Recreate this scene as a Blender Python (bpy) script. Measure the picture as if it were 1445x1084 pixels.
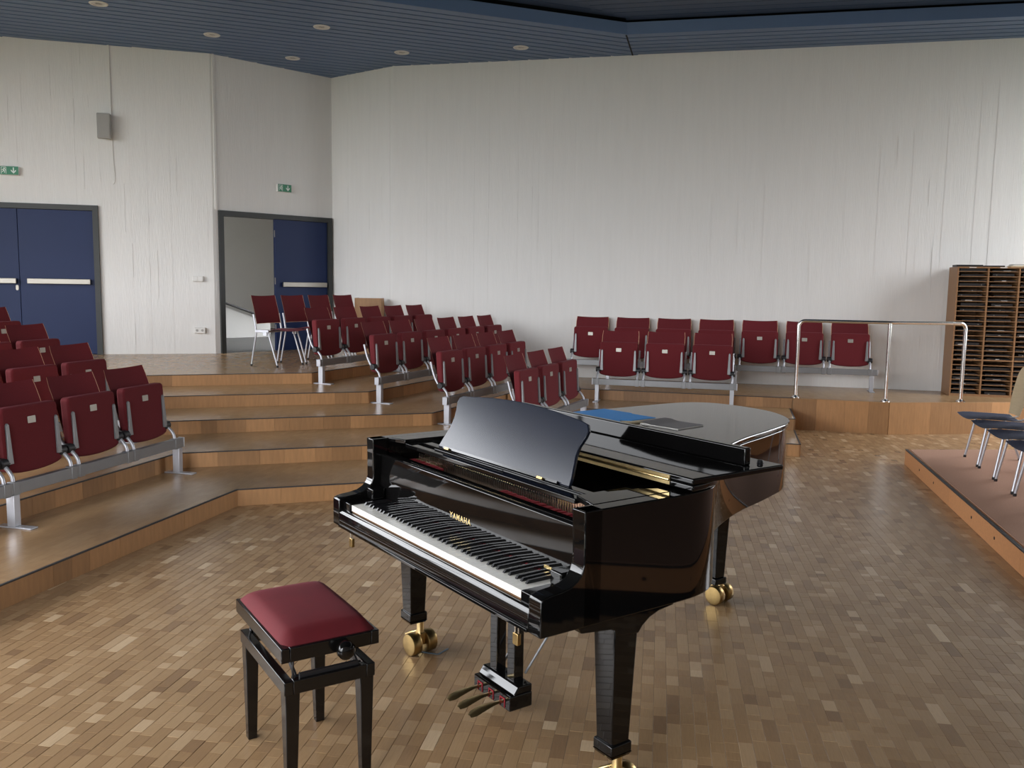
import bpy, bmesh, math, random
from math import sin, cos, pi, radians
from mathutils import Vector, Matrix
random.seed(7)
for o in list(bpy.data.objects): bpy.data.objects.remove(o)
SC = bpy.context.scene
COL = SC.collection

# ------------------------------------------------------------------ camera
F_PX, PITCH, ROLL, CAM_H = 1236.07, 0.112, 0.0148, 1.6703
fw = Vector((0, cos(PITCH), -sin(PITCH))); rt = Vector((1, 0, 0)); up = rt.cross(fw)
rt2 = rt*cos(ROLL) + up*sin(ROLL); up2 = -rt*sin(ROLL) + up*cos(ROLL)
cd = bpy.data.cameras.new('camera'); cam = bpy.data.objects.new('camera', cd); COL.objects.link(cam)
M4 = Matrix((rt2, up2, -fw)).transposed().to_4x4(); M4.translation = (0, 0, CAM_H)
cam.matrix_world = M4
cd.sensor_fit = 'HORIZONTAL'; cd.sensor_width = 36.0; cd.lens = 36.0*F_PX/1445.0; cd.clip_end = 200
SC.camera = cam

# ------------------------------------------------------------------ world, exposure
WORLD_STRENGTH = 6.7
w = bpy.data.worlds.new('overcast_sky'); SC.world = w; w.use_nodes = True
bg = w.node_tree.nodes['Background']
bg.inputs['Strength'].default_value = WORLD_STRENGTH
# overcast sky: three times brighter overhead than at the horizon
_N, _L = w.node_tree.nodes, w.node_tree.links
_tc = _N.new('ShaderNodeTexCoord'); _sx = _N.new('ShaderNodeSeparateXYZ'); _mr = _N.new('ShaderNodeMapRange'); _mx = _N.new('ShaderNodeMix'); _mx.data_type = 'RGBA'
_L.new(_tc.outputs['Generated'], _sx.inputs[0]); _L.new(_sx.outputs['Z'], _mr.inputs['Value'])
_mx.inputs['A'].default_value = (.96, .97, 1.0, 1); _mx.inputs['B'].default_value = (2.8, 2.9, 3.05, 1)
_L.new(_mr.outputs[0], _mx.inputs['Factor']); _L.new(_mx.outputs['Result'], bg.inputs['Color'])
SC.view_settings.view_transform = 'Standard'; SC.view_settings.look = 'None'
SC.view_settings.gamma = 1.0; SC.view_settings.use_curve_mapping = False
SC.view_settings.exposure = 0.12
try:
    SC.cycles.max_bounces = 8; SC.cycles.diffuse_bounces = 5; SC.cycles.glossy_bounces = 4
    SC.cycles.caustics_reflective = False; SC.cycles.caustics_refractive = False
except Exception: pass

def portal(name, loc, target, sx, sy):
    ld = bpy.data.lights.new(name, 'AREA'); ld.shape = 'RECTANGLE'; ld.size = sx; ld.size_y = sy
    ob = bpy.data.objects.new(name, ld); COL.objects.link(ob); ob.location = loc
    d = Vector(target) - Vector(loc); ob.rotation_euler = d.to_track_quat('-Z', 'Y').to_euler()
    ld.cycles.is_portal = True
    return ob

# ------------------------------------------------------------------ plan of the hall (metres)
STEP = 0.127
uL, nL = Vector((.242, .970)), Vector((.970, -.242))
uA, nA = Vector((.951, .309)), Vector((.309, -.951))
uM, nM = Vector((.407, .914)), Vector((.914, -.407))
uR, nR = Vector((.968, -.25)), Vector((-.25, -.968))
cL = [None] + [-3.537 - .866*k for k in range(5)]
cA = [None, -6.73, -7.63, -8.57, -9.42, -10.30]
cM = [None, -2.38, -3.34, -4.298, -5.247, -6.22]
cR = [None, -9.137, -10.044, -10.915]
def isect(n1, c1, n2, c2):
    d = n1.x*n2.y - n1.y*n2.x
    return Vector(((c1*n2.y - c2*n1.y)/d, (n1.x*c2 - n2.x*c1)/d))
# room corners
AB = Vector((-4.26, 12.55)); BC = Vector((-2.85, 13.91)); CD = Vector((-1.79, 13.11))
def wallA_y(x): return 12.55 + .279*(x + 4.26)
def wallD_y(x): return 13.11 - .235*(x + 1.79)
AF = Vector((-8.2, wallA_y(-8.2))); DE = Vector((8.4, wallD_y(8.4)))
FG = Vector((-7.6, -2.4)); GE = Vector((8.0, -2.4))
CEIL = 4.80
# windows: left wall and back wall left half, clerestory at the right near the main wall
portal('portal_left_window', (-7.93, 4.35, 2.9), (0, 3.85, 2.9), 10.4, 3.2)
portal('portal_back_window', (-4.45, -2.45, 2.34), (-4.45, 5, 2.34), 5.7, 4.5)
portal('portal_right_window', (8.42, 9.15, 2.8), (0, 9.35, 2.8), 2.88, 3.8)

# ------------------------------------------------------------------ helpers
class MB:
    def __init__(s): s.v = []; s.f = []; s.tone = None
    def add(s, vs, fs):
        b = len(s.v); s.v += [tuple(p) for p in vs]; s.f += [tuple(i+b for i in f) for f in fs]; return s
    def box(s, x0, x1, y0, y1, z0, z1):
        return s.add([(x0,y0,z0),(x1,y0,z0),(x1,y1,z0),(x0,y1,z0),(x0,y0,z1),(x1,y0,z1),(x1,y1,z1),(x0,y1,z1)],
                     [(0,3,2,1),(4,5,6,7),(0,1,5,4),(1,2,6,5),(2,3,7,6),(3,0,4,7)])
    def taper(s, c0, w0, d0, z0, c1, w1, d1, z1):
        P = [(c0[0]-w0/2,c0[1]-d0/2,z0),(c0[0]+w0/2,c0[1]-d0/2,z0),(c0[0]+w0/2,c0[1]+d0/2,z0),(c0[0]-w0/2,c0[1]+d0/2,z0),
             (c1[0]-w1/2,c1[1]-d1/2,z1),(c1[0]+w1/2,c1[1]-d1/2,z1),(c1[0]+w1/2,c1[1]+d1/2,z1),(c1[0]-w1/2,c1[1]+d1/2,z1)]
        return s.add(P, [(0,3,2,1),(4,5,6,7),(0,1,5,4),(1,2,6,5),(2,3,7,6),(3,0,4,7)])
    def bar(s, p0, p1, w, h, upv=(0,0,1)):
        p0, p1 = Vector(p0), Vector(p1); d = (p1-p0).normalized(); a = d.cross(Vector(upv))
        if a.length < 1e-5: a = Vector((1,0,0))
        a.normalize(); b = a.cross(d); V = []
        for p in (p0, p1):
            for i, j in ((-1,-1),(1,-1),(1,1),(-1,1)): V.append(p + a*(i*w/2) + b*(j*h/2))
        return s.add(V, [(0,1,2,3),(7,6,5,4),(0,4,5,1),(1,5,6,2),(2,6,7,3),(3,7,4,0)])
    def prism(s, poly, axis, a, b):
        n = len(poly); V = []
        for t in (a, b):
            for p, q in poly:
                V.append({'x':(t,p,q),'y':(p,t,q),'z':(p,q,t)}[axis])
        F = [tuple(range(n)), tuple(range(2*n-1, n-1, -1))]
        F += [(i, i+n, (i+1)%n+n, (i+1)%n) for i in range(n)]
        return s.add(V, F)
    def tube(s, path, r, n=10):
        P = [Vector(p) for p in path]; m = len(P); V = []; prev = None
        for i, p in enumerate(P):
            d = (P[min(i+1, m-1)] - P[max(i-1, 0)]).normalized()
            if prev is None:
                a = d.cross(Vector((0,0,1)))
                if a.length < 1e-3: a = d.cross(Vector((1,0,0)))
            else: a = prev - d*prev.dot(d)
            a.normalize(); prev = a; b = d.cross(a)
            rr = r[i] if isinstance(r, (list, tuple)) else r
            for k in range(n):
                t = 2*pi*k/n; V.append(p + a*(cos(t)*rr) + b*(sin(t)*rr))
        F = [(i*n+k, i*n+(k+1)%n, (i+1)*n+(k+1)%n, (i+1)*n+k) for i in range(m-1) for k in range(n)]
        F += [tuple(range(n-1, -1, -1)), tuple(range((m-1)*n, m*n))]
        return s.add(V, F)
    def cyl(s, p0, p1, r, n=16): return s.tube([p0, p1], r, n)
    def lathe(s, prof, c=(0,0,0), axis='z', n=24):
        V = []; m = len(prof)
        for r, h in prof:
            for k in range(n):
                t = 2*pi*k/n; a, b = r*cos(t), r*sin(t)
                q = {'z':(a,b,h),'x':(h,a,b),'y':(b,h,a)}[axis]
                V.append((q[0]+c[0], q[1]+c[1], q[2]+c[2]))
        F = [(i*n+k, i*n+(k+1)%n, (i+1)*n+(k+1)%n, (i+1)*n+k) for i in range(m-1) for k in range(n)]
        if prof[0][0] > 1e-5: F.append(tuple(range(n-1, -1, -1)))
        if prof[-1][0] > 1e-5: F.append(tuple(range((m-1)*n, m*n)))
        return s.add(V, F)
    def slab(s, grid, thick):
        """grid[i][j] -> Vector, closed sheet with thickness along averaged normals"""
        m, n = len(grid), len(grid[0]); V = []; B = []
        for i in range(m):
            for j in range(n):
                du = grid[min(i+1,m-1)][j] - grid[max(i-1,0)][j]; dv = grid[i][min(j+1,n-1)] - grid[i][max(j-1,0)]
                N = du.cross(dv).normalized(); V.append(grid[i][j]); B.append(grid[i][j] + N*thick)
        o = m*n; F = []
        for i in range(m-1):
            for j in range(n-1):
                a, b, c, d = i*n+j, (i+1)*n+j, (i+1)*n+j+1, i*n+j+1
                F += [(d, c, b, a), (a+o, b+o, c+o, d+o)]
        ring = [j for j in range(n)] + [i*n+n-1 for i in range(1,m)] + [(m-1)*n+j for j in range(n-2,-1,-1)] + [i*n for i in range(m-2,0,-1)]
        for q in range(len(ring)):
            a, b = ring[q], ring[(q+1)%len(ring)]; F.append((a, b, b+o, a+o))
        return s.add(V, F)
    def mesh(s, name, mat, smooth=35):
        me = bpy.data.meshes.new(name); me.from_pydata(s.v, [], s.f); me.validate()
        bm = bmesh.new(); bm.from_mesh(me); bmesh.ops.remove_doubles(bm, verts=bm.verts, dist=1e-6); bmesh.ops.recalc_face_normals(bm, faces=bm.faces); bm.to_mesh(me); bm.free()
        if mat: me.materials.append(mat)
        if smooth:
            me.shade_smooth(); me.set_sharp_from_angle(angle=radians(smooth))
        me.update(); return me
    def build(s, name, mat, parent=None, bevel=0, seg=2, smooth=35, loc=None, rotz=0):
        ob = bpy.data.objects.new(name, s.mesh(name, mat, smooth)); COL.objects.link(ob)
        if parent: ob.parent = parent
        if loc is not None: ob.location = loc
        if rotz: ob.rotation_euler = (0, 0, rotz)
        if bevel:
            m = ob.modifiers.new('bevel', 'BEVEL'); m.width = bevel; m.segments = seg; m.limit_method = 'ANGLE'; m.angle_limit = radians(40)
        return ob

def tag(o, label=None, cat=None, group=None, kind=None):
    if label: o['label'] = label
    if cat: o['category'] = cat
    if group: o['group'] = group
    if kind: o['kind'] = kind
    return o
def thing(name, label, cat, loc=(0,0,0), rotz=0, group=None):
    o = bpy.data.objects.new(name, None); COL.objects.link(o); o.location = loc; o.rotation_euler = (0,0,rotz)
    o.empty_display_size = .1
    return tag(o, label, cat, group)
KIDS = {}
def kids(o): return [c for c in bpy.data.objects if c.parent == o]
def make_tree(o): return (o, [make_tree(c) for c in kids(o)])
def dup_tree(tree, parent=None):
    o, ch = tree; c = o.copy(); COL.objects.link(c); c.parent = parent
    for t in ch: dup_tree(t, c)
    return c
def arc(cx, cy, r, a0, a1, n):
    return [(cx + r*cos(radians(a0+(a1-a0)*i/n)), cy + r*sin(radians(a0+(a1-a0)*i/n))) for i in range(n+1)]
def rrect(x0, x1, y0, y1, r, n=5):
    return arc(x1-r,y0+r,r,-90,0,n)+arc(x1-r,y1-r,r,0,90,n)+arc(x0+r,y1-r,r,90,180,n)+arc(x0+r,y0+r,r,180,270,n)
def smooth_path(pts, sub=6):
    P = [Vector(p) for p in pts]; out = []
    for i in range(len(P)-1):
        p0, p1, p2, p3 = P[max(i-1,0)], P[i], P[i+1], P[min(i+2,len(P)-1)]
        for k in range(sub):
            t = k/sub
            out.append(.5*((2*p1) + (p2-p0)*t + (2*p0-5*p1+4*p2-p3)*t*t + (3*p1-p0-3*p2+p3)*t**3))
    out.append(P[-1]); return out

# ------------------------------------------------------------------ materials
def nt(name):
    m = bpy.data.materials.new(name); m.use_nodes = True; t = m.node_tree
    return m, t, t.nodes, t.links, t.nodes['Principled BSDF']
def mk(name, col, rough=.5, metal=0, var=.12, scale=12, stretch=(1,1,1), bump=0, bscale=None, coat=0, sheen=0, spec=.5, objrand=0, coords='Object', sheen_col=None):
    m, t, N, L, P = nt(name)
    P.inputs['Roughness'].default_value = rough; P.inputs['Metallic'].default_value = metal
    P.inputs['Specular IOR Level'].default_value = spec
    if coat: P.inputs['Coat Weight'].default_value = coat; P.inputs['Coat Roughness'].default_value = .03
    if sheen:
        P.inputs['Sheen Weight'].default_value = sheen; P.inputs['Sheen Roughness'].default_value = .35
        if sheen_col: P.inputs['Sheen Tint'].default_value = (*sheen_col, 1)
    tc = N.new('ShaderNodeTexCoord'); mp = N.new('ShaderNodeMapping'); mp.inputs['Scale'].default_value = stretch
    L.new(tc.outputs[coords], mp.inputs['Vector'])
    nz = N.new('ShaderNodeTexNoise'); nz.inputs['Scale'].default_value = scale; nz.inputs['Detail'].default_value = 4
    L.new(mp.outputs[0], nz.inputs['Vector'])
    mix = N.new('ShaderNodeMix'); mix.data_type = 'RGBA'
    mix.inputs['A'].default_value = (*[c*(1-var) for c in col], 1); mix.inputs['B'].default_value = (*[min(1, c*(1+var)) for c in col], 1)
    L.new(nz.outputs['Fac'], mix.inputs['Factor']); out = mix.outputs['Result']
    if objrand:
        oi = N.new('ShaderNodeObjectInfo'); hs = N.new('ShaderNodeHueSaturation'); mr = N.new('ShaderNodeMapRange')
        mr.inputs['To Min'].default_value = 1-objrand; mr.inputs['To Max'].default_value = 1+objrand
        L.new(oi.outputs['Random'], mr.inputs['Value']); L.new(mr.outputs[0], hs.inputs['Value']); L.new(out, hs.inputs['Color']); out = hs.outputs[0]
    L.new(out, P.inputs['Base Color'])
    if bump:
        n2 = N.new('ShaderNodeTexNoise'); n2.inputs['Scale'].default_value = bscale or scale*4; n2.inputs['Detail'].default_value = 3
        L.new(mp.outputs[0], n2.inputs['Vector'])
        bp = N.new('ShaderNodeBump'); bp.inputs['Strength'].default_value = bump; bp.inputs['Distance'].default_value = .01
        L.new(n2.outputs['Fac'], bp.inputs['Height']); L.new(bp.outputs[0], P.inputs['Normal'])
    return m
WALL = mk('painted_concrete', (.79, .785, .765), .75, var=.04, scale=3, stretch=(6,6,.5), bump=.25, bscale=14)
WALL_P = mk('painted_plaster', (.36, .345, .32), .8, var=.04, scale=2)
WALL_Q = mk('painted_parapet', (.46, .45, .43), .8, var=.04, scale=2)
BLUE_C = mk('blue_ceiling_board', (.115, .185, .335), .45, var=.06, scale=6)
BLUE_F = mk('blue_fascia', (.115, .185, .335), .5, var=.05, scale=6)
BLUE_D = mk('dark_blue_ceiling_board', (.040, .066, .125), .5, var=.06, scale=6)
GAP = mk('black_joint', (.008, .009, .012), .9, var=0)
DOOR_B = mk('navy_door_laminate', (.011, .025, .088), .5, var=.06, scale=3, spec=.3)
FRAME = mk('dark_grey_door_frame', (.032, .036, .036), .5, var=.08)
ALU = mk('brushed_aluminium', (.38, .36, .32), .45, metal=.8, var=.08, scale=30, stretch=(1,8,8))
GREYM = mk('grey_painted_steel', (.24, .243, .25), .42, metal=.5, var=.06)
LIGHTM = mk('silver_painted_steel', (.50, .51, .55), .36, metal=.55, var=.05)
CHROME = mk('polished_steel', (.80, .80, .79), .12, metal=1, var=.03)
BLACKP = mk('black_plastic', (.012, .012, .014), .45, var=.1)
FABRIC = mk('maroon_fabric', (.118, .0060, .0105), .9, var=.18, scale=160, bump=.12, bscale=500, sheen=.05, sheen_col=(1,.25,.35), objrand=.07)
NAVY = mk('navy_fabric', (.014, .022, .062), .95, var=.2, scale=200, bump=.1, bscale=500)
VELVET = mk('red_velvet', (.115, .0022, .0065), .8, var=.38, scale=7, bump=.05, bscale=300, sheen=.06, sheen_col=(1,.18,.28))
EDGE_W = mk('beech_ply_edge', (.74, .43, .27), .45, var=.15, scale=40)
PLY = mk('pale_plywood', (.50, .39, .24), .45, var=.12, scale=8, stretch=(1,1,8))
OAK = mk('oak_veneer', (.36, .19, .080), .45, var=.22, scale=7, stretch=(7,7,1), objrand=.24)
OAK_D = mk('cabinet_oak', (.27, .14, .062), .5, var=.2, scale=9, stretch=(6,6,1))
OAK_L = mk('lectern_oak', (.33, .175, .07), .5, var=.2, scale=9, stretch=(6,6,1))
CHIP = mk('orange_board', (.50, .235, .10), .55, var=.18, scale=60, objrand=.08)
CARPET = mk('brown_carpet', (.45, .25, .165), .97, var=.22, scale=120, bump=.3, bscale=400)
NOSE = mk('dark_nosing', (.03, .028, .028), .6, var=.1)
PBLACK = mk('piano_black_lacquer', (.0035, .0033, .0033), .035, var=0, spec=.42)
PDESK = mk('hazy_lacquer_ceiling_tint', (.007, .010, .020), .20, var=.25, scale=3, stretch=(1, 1, 4), spec=.36)  # bluish base colour stands in for the blue ceiling mirrored in the desk
PSATIN = mk('black_satin_wood', (.005, .0046, .0046), .14, var=.1, scale=40)
BRASS = mk('brass', (.66, .50, .24), .30, metal=1, var=.1, scale=30)
BRASS_D = mk('worn_brass', (.42, .29, .12), .33, metal=1, var=.25, scale=40)
GOLDP = mk('gold_plate_paint', (.30, .19, .065), .4, metal=.6, var=.15)
GOLDL = mk('gold_letter', (.95, .72, .32), .25, metal=.7, var=.03)
IVORY = mk('white_key', (.80, .78, .72), .18, var=.03)
EBONY = mk('black_key', (.008, .008, .009), .22, var=.1)
REDFELT = mk('red_felt', (.26, .014, .02), .95, var=.1)
WOODIN = mk('action_wood', (.16, .085, .04), .5, var=.2, scale=20)
WHITEP = mk('white_plastic', (.78, .77, .74), .4, var=.02)
RECESS_SHADE = mk('painted_recess_shade', (.10, .10, .10), .4, var=.1)  # dark grey stands in for the shade inside the downlights
SPKG = mk('speaker_grey', (.36, .35, .33), .6, var=.05)
SIGN = mk('sign_green', (.006, .19, .085), .4, var=.03)
SIGNW = mk('sign_white', (.70, .80, .75), .4, var=.02)
BLUEP = mk('blue_card', (.05, .27, .66), .6, var=.05)
CREAMP = mk('cream_paper', (.62, .50, .32), .7, var=.06)
SLATE = mk('slate_cover', (.045, .042, .06), .35, var=.1)
DARKF = mk('dark_folder', (.012, .011, .012), .5, var=.3)
PAPER = mk('paper', (.72, .70, .65), .7, var=.05)
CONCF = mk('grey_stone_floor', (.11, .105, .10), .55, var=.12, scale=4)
TAPE = mk('blue_grey_tape', (.16, .22, .27), .6, var=.1)
GROUND = mk('grass_ground', (.052, .062, .040), .95, var=.3, scale=.8)
LEAF = mk('tree_leaves', (.05, .11, .03), .8, var=.4, scale=3)

# parquet: colour from a per block tone, grain from noise
def parquet_mat(name, by_attr):
    m, t, N, L, P = nt(name); P.inputs['Roughness'].default_value = .36; P.inputs['Specular IOR Level'].default_value = .55
    geo = N.new('ShaderNodeNewGeometry'); mp = N.new('ShaderNodeMapping'); mp.inputs['Rotation'].default_value = (0, 0, radians(-80.5))
    L.new(geo.outputs['Position'], mp.inputs['Vector'])
    ramp = N.new('ShaderNodeValToRGB'); cr = ramp.color_ramp
    cr.elements[0].position = 0; cr.elements[0].color = (.205, .118, .060, 1)
    cr.elements[1].position = 1; cr.elements[1].color = (.56, .405, .25, 1)
    for p, c in ((.22, (.295, .178, .088)), (.55, (.335, .208, .104)), (.85, (.385, .248, .130))):
        e = cr.elements.new(p); e.color = (*c, 1)
    if by_attr:
        at = N.new('ShaderNodeAttribute'); at.attribute_name = 'tone'; L.new(at.outputs['Fac'], ramp.inputs['Fac'])
    else:
        bt = N.new('ShaderNodeTexBrick'); bt.inputs['Color1'].default_value = (0,0,0,1); bt.inputs['Color2'].default_value = (1,1,1,1)
        bt.inputs['Scale'].default_value = 1; bt.inputs['Brick Width'].default_value = .105; bt.inputs['Row Height'].default_value = .052
        bt.inputs['Mortar Size'].default_value = .0006; bt.inputs['Mortar'].default_value = (.1,.1,.1,1); bt.offset = .37
        L.new(mp.outputs[0], bt.inputs['Vector'])
        mr = N.new('ShaderNodeMapRange'); mr.inputs['To Min'].default_value = .44; mr.inputs['To Max'].default_value = .66
        L.new(bt.outputs['Color'], mr.inputs['Value']); L.new(mr.outputs[0], ramp.inputs['Fac'])
    mp2 = N.new('ShaderNodeMapping'); mp2.inputs['Scale'].default_value = (6, 60, 1); L.new(mp.outputs[0], mp2.inputs['Vector'])
    nz = N.new('ShaderNodeTexNoise'); nz.inputs['Scale'].default_value = 2.5; nz.inputs['Detail'].default_value = 4; L.new(mp2.outputs[0], nz.inputs['Vector'])
    hs = N.new('ShaderNodeHueSaturation'); mr2 = N.new('ShaderNodeMapRange'); mr2.inputs['To Min'].default_value = .84; mr2.inputs['To Max'].default_value = 1.14
    L.new(nz.outputs['Fac'], mr2.inputs['Value']); L.new(mr2.outputs[0], hs.inputs['Value']); L.new(ramp.outputs[0], hs.inputs['Color'])
    L.new(hs.outputs[0], P.inputs['Base Color'])
    P.inputs['Roughness'].default_value = .27
    return m
PARQ = parquet_mat('parquet_blocks', True)
TREAD = parquet_mat('parquet_tread', False)
# ================================================================== STRUCTURE
# ---- stage floor of wood blocks
def make_floor():
    base = MB().box(-8.3, 8.2, -3.6, 13.0, -.12, -.006).build('floor', GAP, smooth=0)
    tag(base, kind='structure')
    a = radians(80.5); ru = Vector((cos(a), sin(a))); rv = Vector((sin(a), -cos(a)))   # along a row, across rows
    W = .052; rnd = random.Random(11); blocks = []
    c1 = [isect(nL, cL[1], nA, cA[1]), isect(nA, cA[1], nM, cM[1])]
    for j in range(int(-7.0/W), int(7.6/W)):
        s = -1.5 + rnd.random()*.1
        while s < 11.2:
            ln = rnd.choice((.05, .055, .065, .075, .09, .09, .11, .14, .17))
            c = ru*(s + ln/2) + rv*(j*W); s += ln
            if c.y < -.2 or c.y > 10.7 or abs(c.x) > max(1.2, .66*c.y + .5): continue
            if nL.dot(c) < cL[1]-.06 : continue
            if nA.dot(c) < cA[1]-.06 and c.x < .7: continue
            if nM.dot(c) < cM[1]-.06 and c.y > 7: continue
            if nR.dot(c) < cR[1]-.06 and c.x < 2.8: continue
            t = rnd.random(); t = .22 + .66*t/.84 if t < .84 else (rnd.uniform(.85, 1) if t > .925 else rnd.uniform(.05, .25))
            blocks.append((c, ln, t))
    def blk(m, c, ln, h, tone_list, t):
        hx, hy, b = ln/2-.0004, W/2-.0004, .0012; V = []
        for z, d in ((-.004, 0), (h-.0008, 0), (h, b)):
            for i, k in ((-1,-1),(1,-1),(1,1),(-1,1)):
                q = c + ru*(i*(hx-d)) + rv*(k*(hy-d)); V.append((q.x, q.y, z))
        m.add(V, [(8,9,10,11),(4,5,9,8),(5,6,10,9),(6,7,11,10),(7,4,8,11),(0,1,5,4),(1,2,6,5),(2,3,7,6),(3,0,4,7)])
        tone_list += [t]*9
    def inview(c):
        zf = c.y*cos(PITCH) + CAM_H*sin(PITCH)
        return c.y > 2.2 and abs(c.x)/zf*F_PX < 722
    near = sorted([b for b in blocks if inview(b[0])], key=lambda b: b[0].length)
    # the largest blocks in view stand on their own; the sightlines under bench and piano are kept in
    sel = near[:300]; ids = {id(b) for b in sel}
    m = MB(); tones = []
    for b in blocks:
        if id(b) in ids: continue
        blk(m, b[0], b[1], rnd.uniform(-.0004, .0005), tones, b[2])
    def finish(m, tones, name):
        me = bpy.data.meshes.new(name); me.from_pydata(m.v, [], m.f); me.materials.append(PARQ)
        at = me.attributes.new('tone', 'FLOAT', 'FACE'); at.data.foreach_set('value', tones); me.update(); return me
    ob = bpy.data.objects.new('parquet_field', finish(m, tones, 'parquet_field')); COL.objects.link(ob); ob.parent = base; ob['kind'] = 'stuff'
    lib = {}
    for c, ln, t in sel:
        q = round(t*12)/12; key = (ln, q)
        if key not in lib:
            mm = MB(); tl = []; blk(mm, Vector((0, 0)), ln, 0, tl, q); lib[key] = finish(mm, tl, 'parquet_block')
        o = bpy.data.objects.new('parquet_block', lib[key]); COL.objects.link(o); o.parent = base; o.location = (c.x, c.y, rnd.uniform(-.0004, .0005))
make_floor()

# ---- seating tiers with clad risers
OUT_L = Vector((-8.5, -3.4))
def pl(k):
    P = [uL*(-2.4) + nL*cL[k]]
    P.append(isect(nL, cL[k], nA, cA[k])); P.append(isect(nA, cA[k], nM, cM[k]))
    if k <= 3: P.append(isect(nM, cM[k], nR, cR[k]))
    return P
STEP_SIDE = [Vector((3.34, 10.45)), Vector((3.12, 9.57)), Vector((2.90, 8.69))]
board_lib = {}
def clad(parent, a, b, z0, z1, nrm, rnd, h0=None):
    """riser boards from a to b"""
    d = b - a; Lg = d.length; u = d/Lg; s = 0.0; ang = math.atan2(u.y, u.x)
    while s < Lg - 1e-4:
        wd = rnd.choice((.14, .20, .26, .32)); wd = min(wd, Lg - s)
        if Lg - s - wd < .06: wd = Lg - s
        key = (round(wd, 3), round(z1-z0, 4))
        if key not in board_lib:
            board_lib[key] = MB().box(0.0006, wd-.0006, -.006, .006, .0005, z1-z0-.004).mesh('riser_board', OAK, 0)
        o = bpy.data.objects.new('riser_board', board_lib[key]); COL.objects.link(o); o.parent = parent
        p = a + u*s + nrm*(.006 + rnd.uniform(0, .0015)); o.location = (p.x, p.y, z0); o.rotation_euler = (0, 0, ang); s += wd
def nosing(parent, a, b, z, nrm):
    p0, p1 = a + nrm*.006, b + nrm*.006
    MB().bar((p0.x, p0.y, z-.002), (p1.x, p1.y, z-.002), .016, .007).build('nosing', NOSE, parent, smooth=0)
def tiers():
    rnd = random.Random(3)
    end4 = isect(nM, cM[4], Vector((.235, 1)).normalized(), (Vector((.235,1)).normalized()).dot(CD)-.0)
    end5 = isect(nM, cM[5], Vector((.235, 1)).normalized(), (Vector((.235,1)).normalized()).dot(CD))
    back = [Vector((-1.0, 14.9)), Vector((-8.55, 14.9)), Vector((-8.55, -3.5))]
    for k in range(1, 6):
        P = pl(k); z0, z1 = (k-1)*STEP, k*STEP
        if k == 1: poly = P + [STEP_SIDE[2], STEP_SIDE[1], STEP_SIDE[0], Vector((3.4, 11.6))]
        elif k == 2: poly = P + [STEP_SIDE[1], STEP_SIDE[0], Vector((3.4, 11.6))]
        elif k == 3: poly = P + [Vector((3.38, 10.42)), Vector((4.40, 10.13)), Vector((6.10, 10.36)), Vector((8.45, 10.70)), Vector((8.45, 11.2)), Vector((3.4, 12.3))]
        else: poly = P + [end4 if k == 4 else end5]
        full = [(p.x, p.y) for p in poly + back]
        o = MB().prism(full, 'z', 0 if k == 3 else z0-.0, z1).build('floor_tier_%d' % k, TREAD, smooth=0); tag(o, kind='structure')
        lo = 0.0 if k == 1 else z0
        segs = [(P[0], P[1], nL), (P[1], P[2], nA)]
        if k <= 3: segs += [(P[2], P[3], nM)]
        if k == 1: segs += [(P[3], STEP_SIDE[2], nR)]
        if k == 2: segs += [(P[3], STEP_SIDE[1], nR)]
        if k == 3: segs += [(P[3], Vector((3.36, 10.425)), nR)]
        if k == 4: segs += [(P[2], end4, nM)]
        if k == 5: segs += [(P[2], end5, nM)]
        for i, (a, b, n) in enumerate(segs):
            a2 = a + (b-a).normalized()*(3.4 if i == 0 else 0)   # far end of the left bank is out of view
            clad(o, a2, b, lo, z1, n, rnd); nosing(o, a2, b, z1, n)
        if k in (1, 2):
            a, b = (STEP_SIDE[2], STEP_SIDE[1]) if k == 1 else (STEP_SIDE[1], STEP_SIDE[0]); n = Vector((.97, -.243))
            clad(o, a, b, lo, z1, n, rnd); nosing(o, a, b, z1, n)
            if k == 1: clad(o, STEP_SIDE[1], STEP_SIDE[0], 0, z1, n, rnd)
        if k == 3:
            for a, b in ((Vector((3.38, 10.42)), Vector((4.40, 10.13))), (Vector((4.40, 10.13)), Vector((6.10, 10.36))), (Vector((6.10, 10.36)), Vector((7.9, 10.62)))):
                d = (b-a).normalized(); clad(o, a, b, 0, z1, Vector((d.y, -d.x)), rnd)
tiers()

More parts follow.
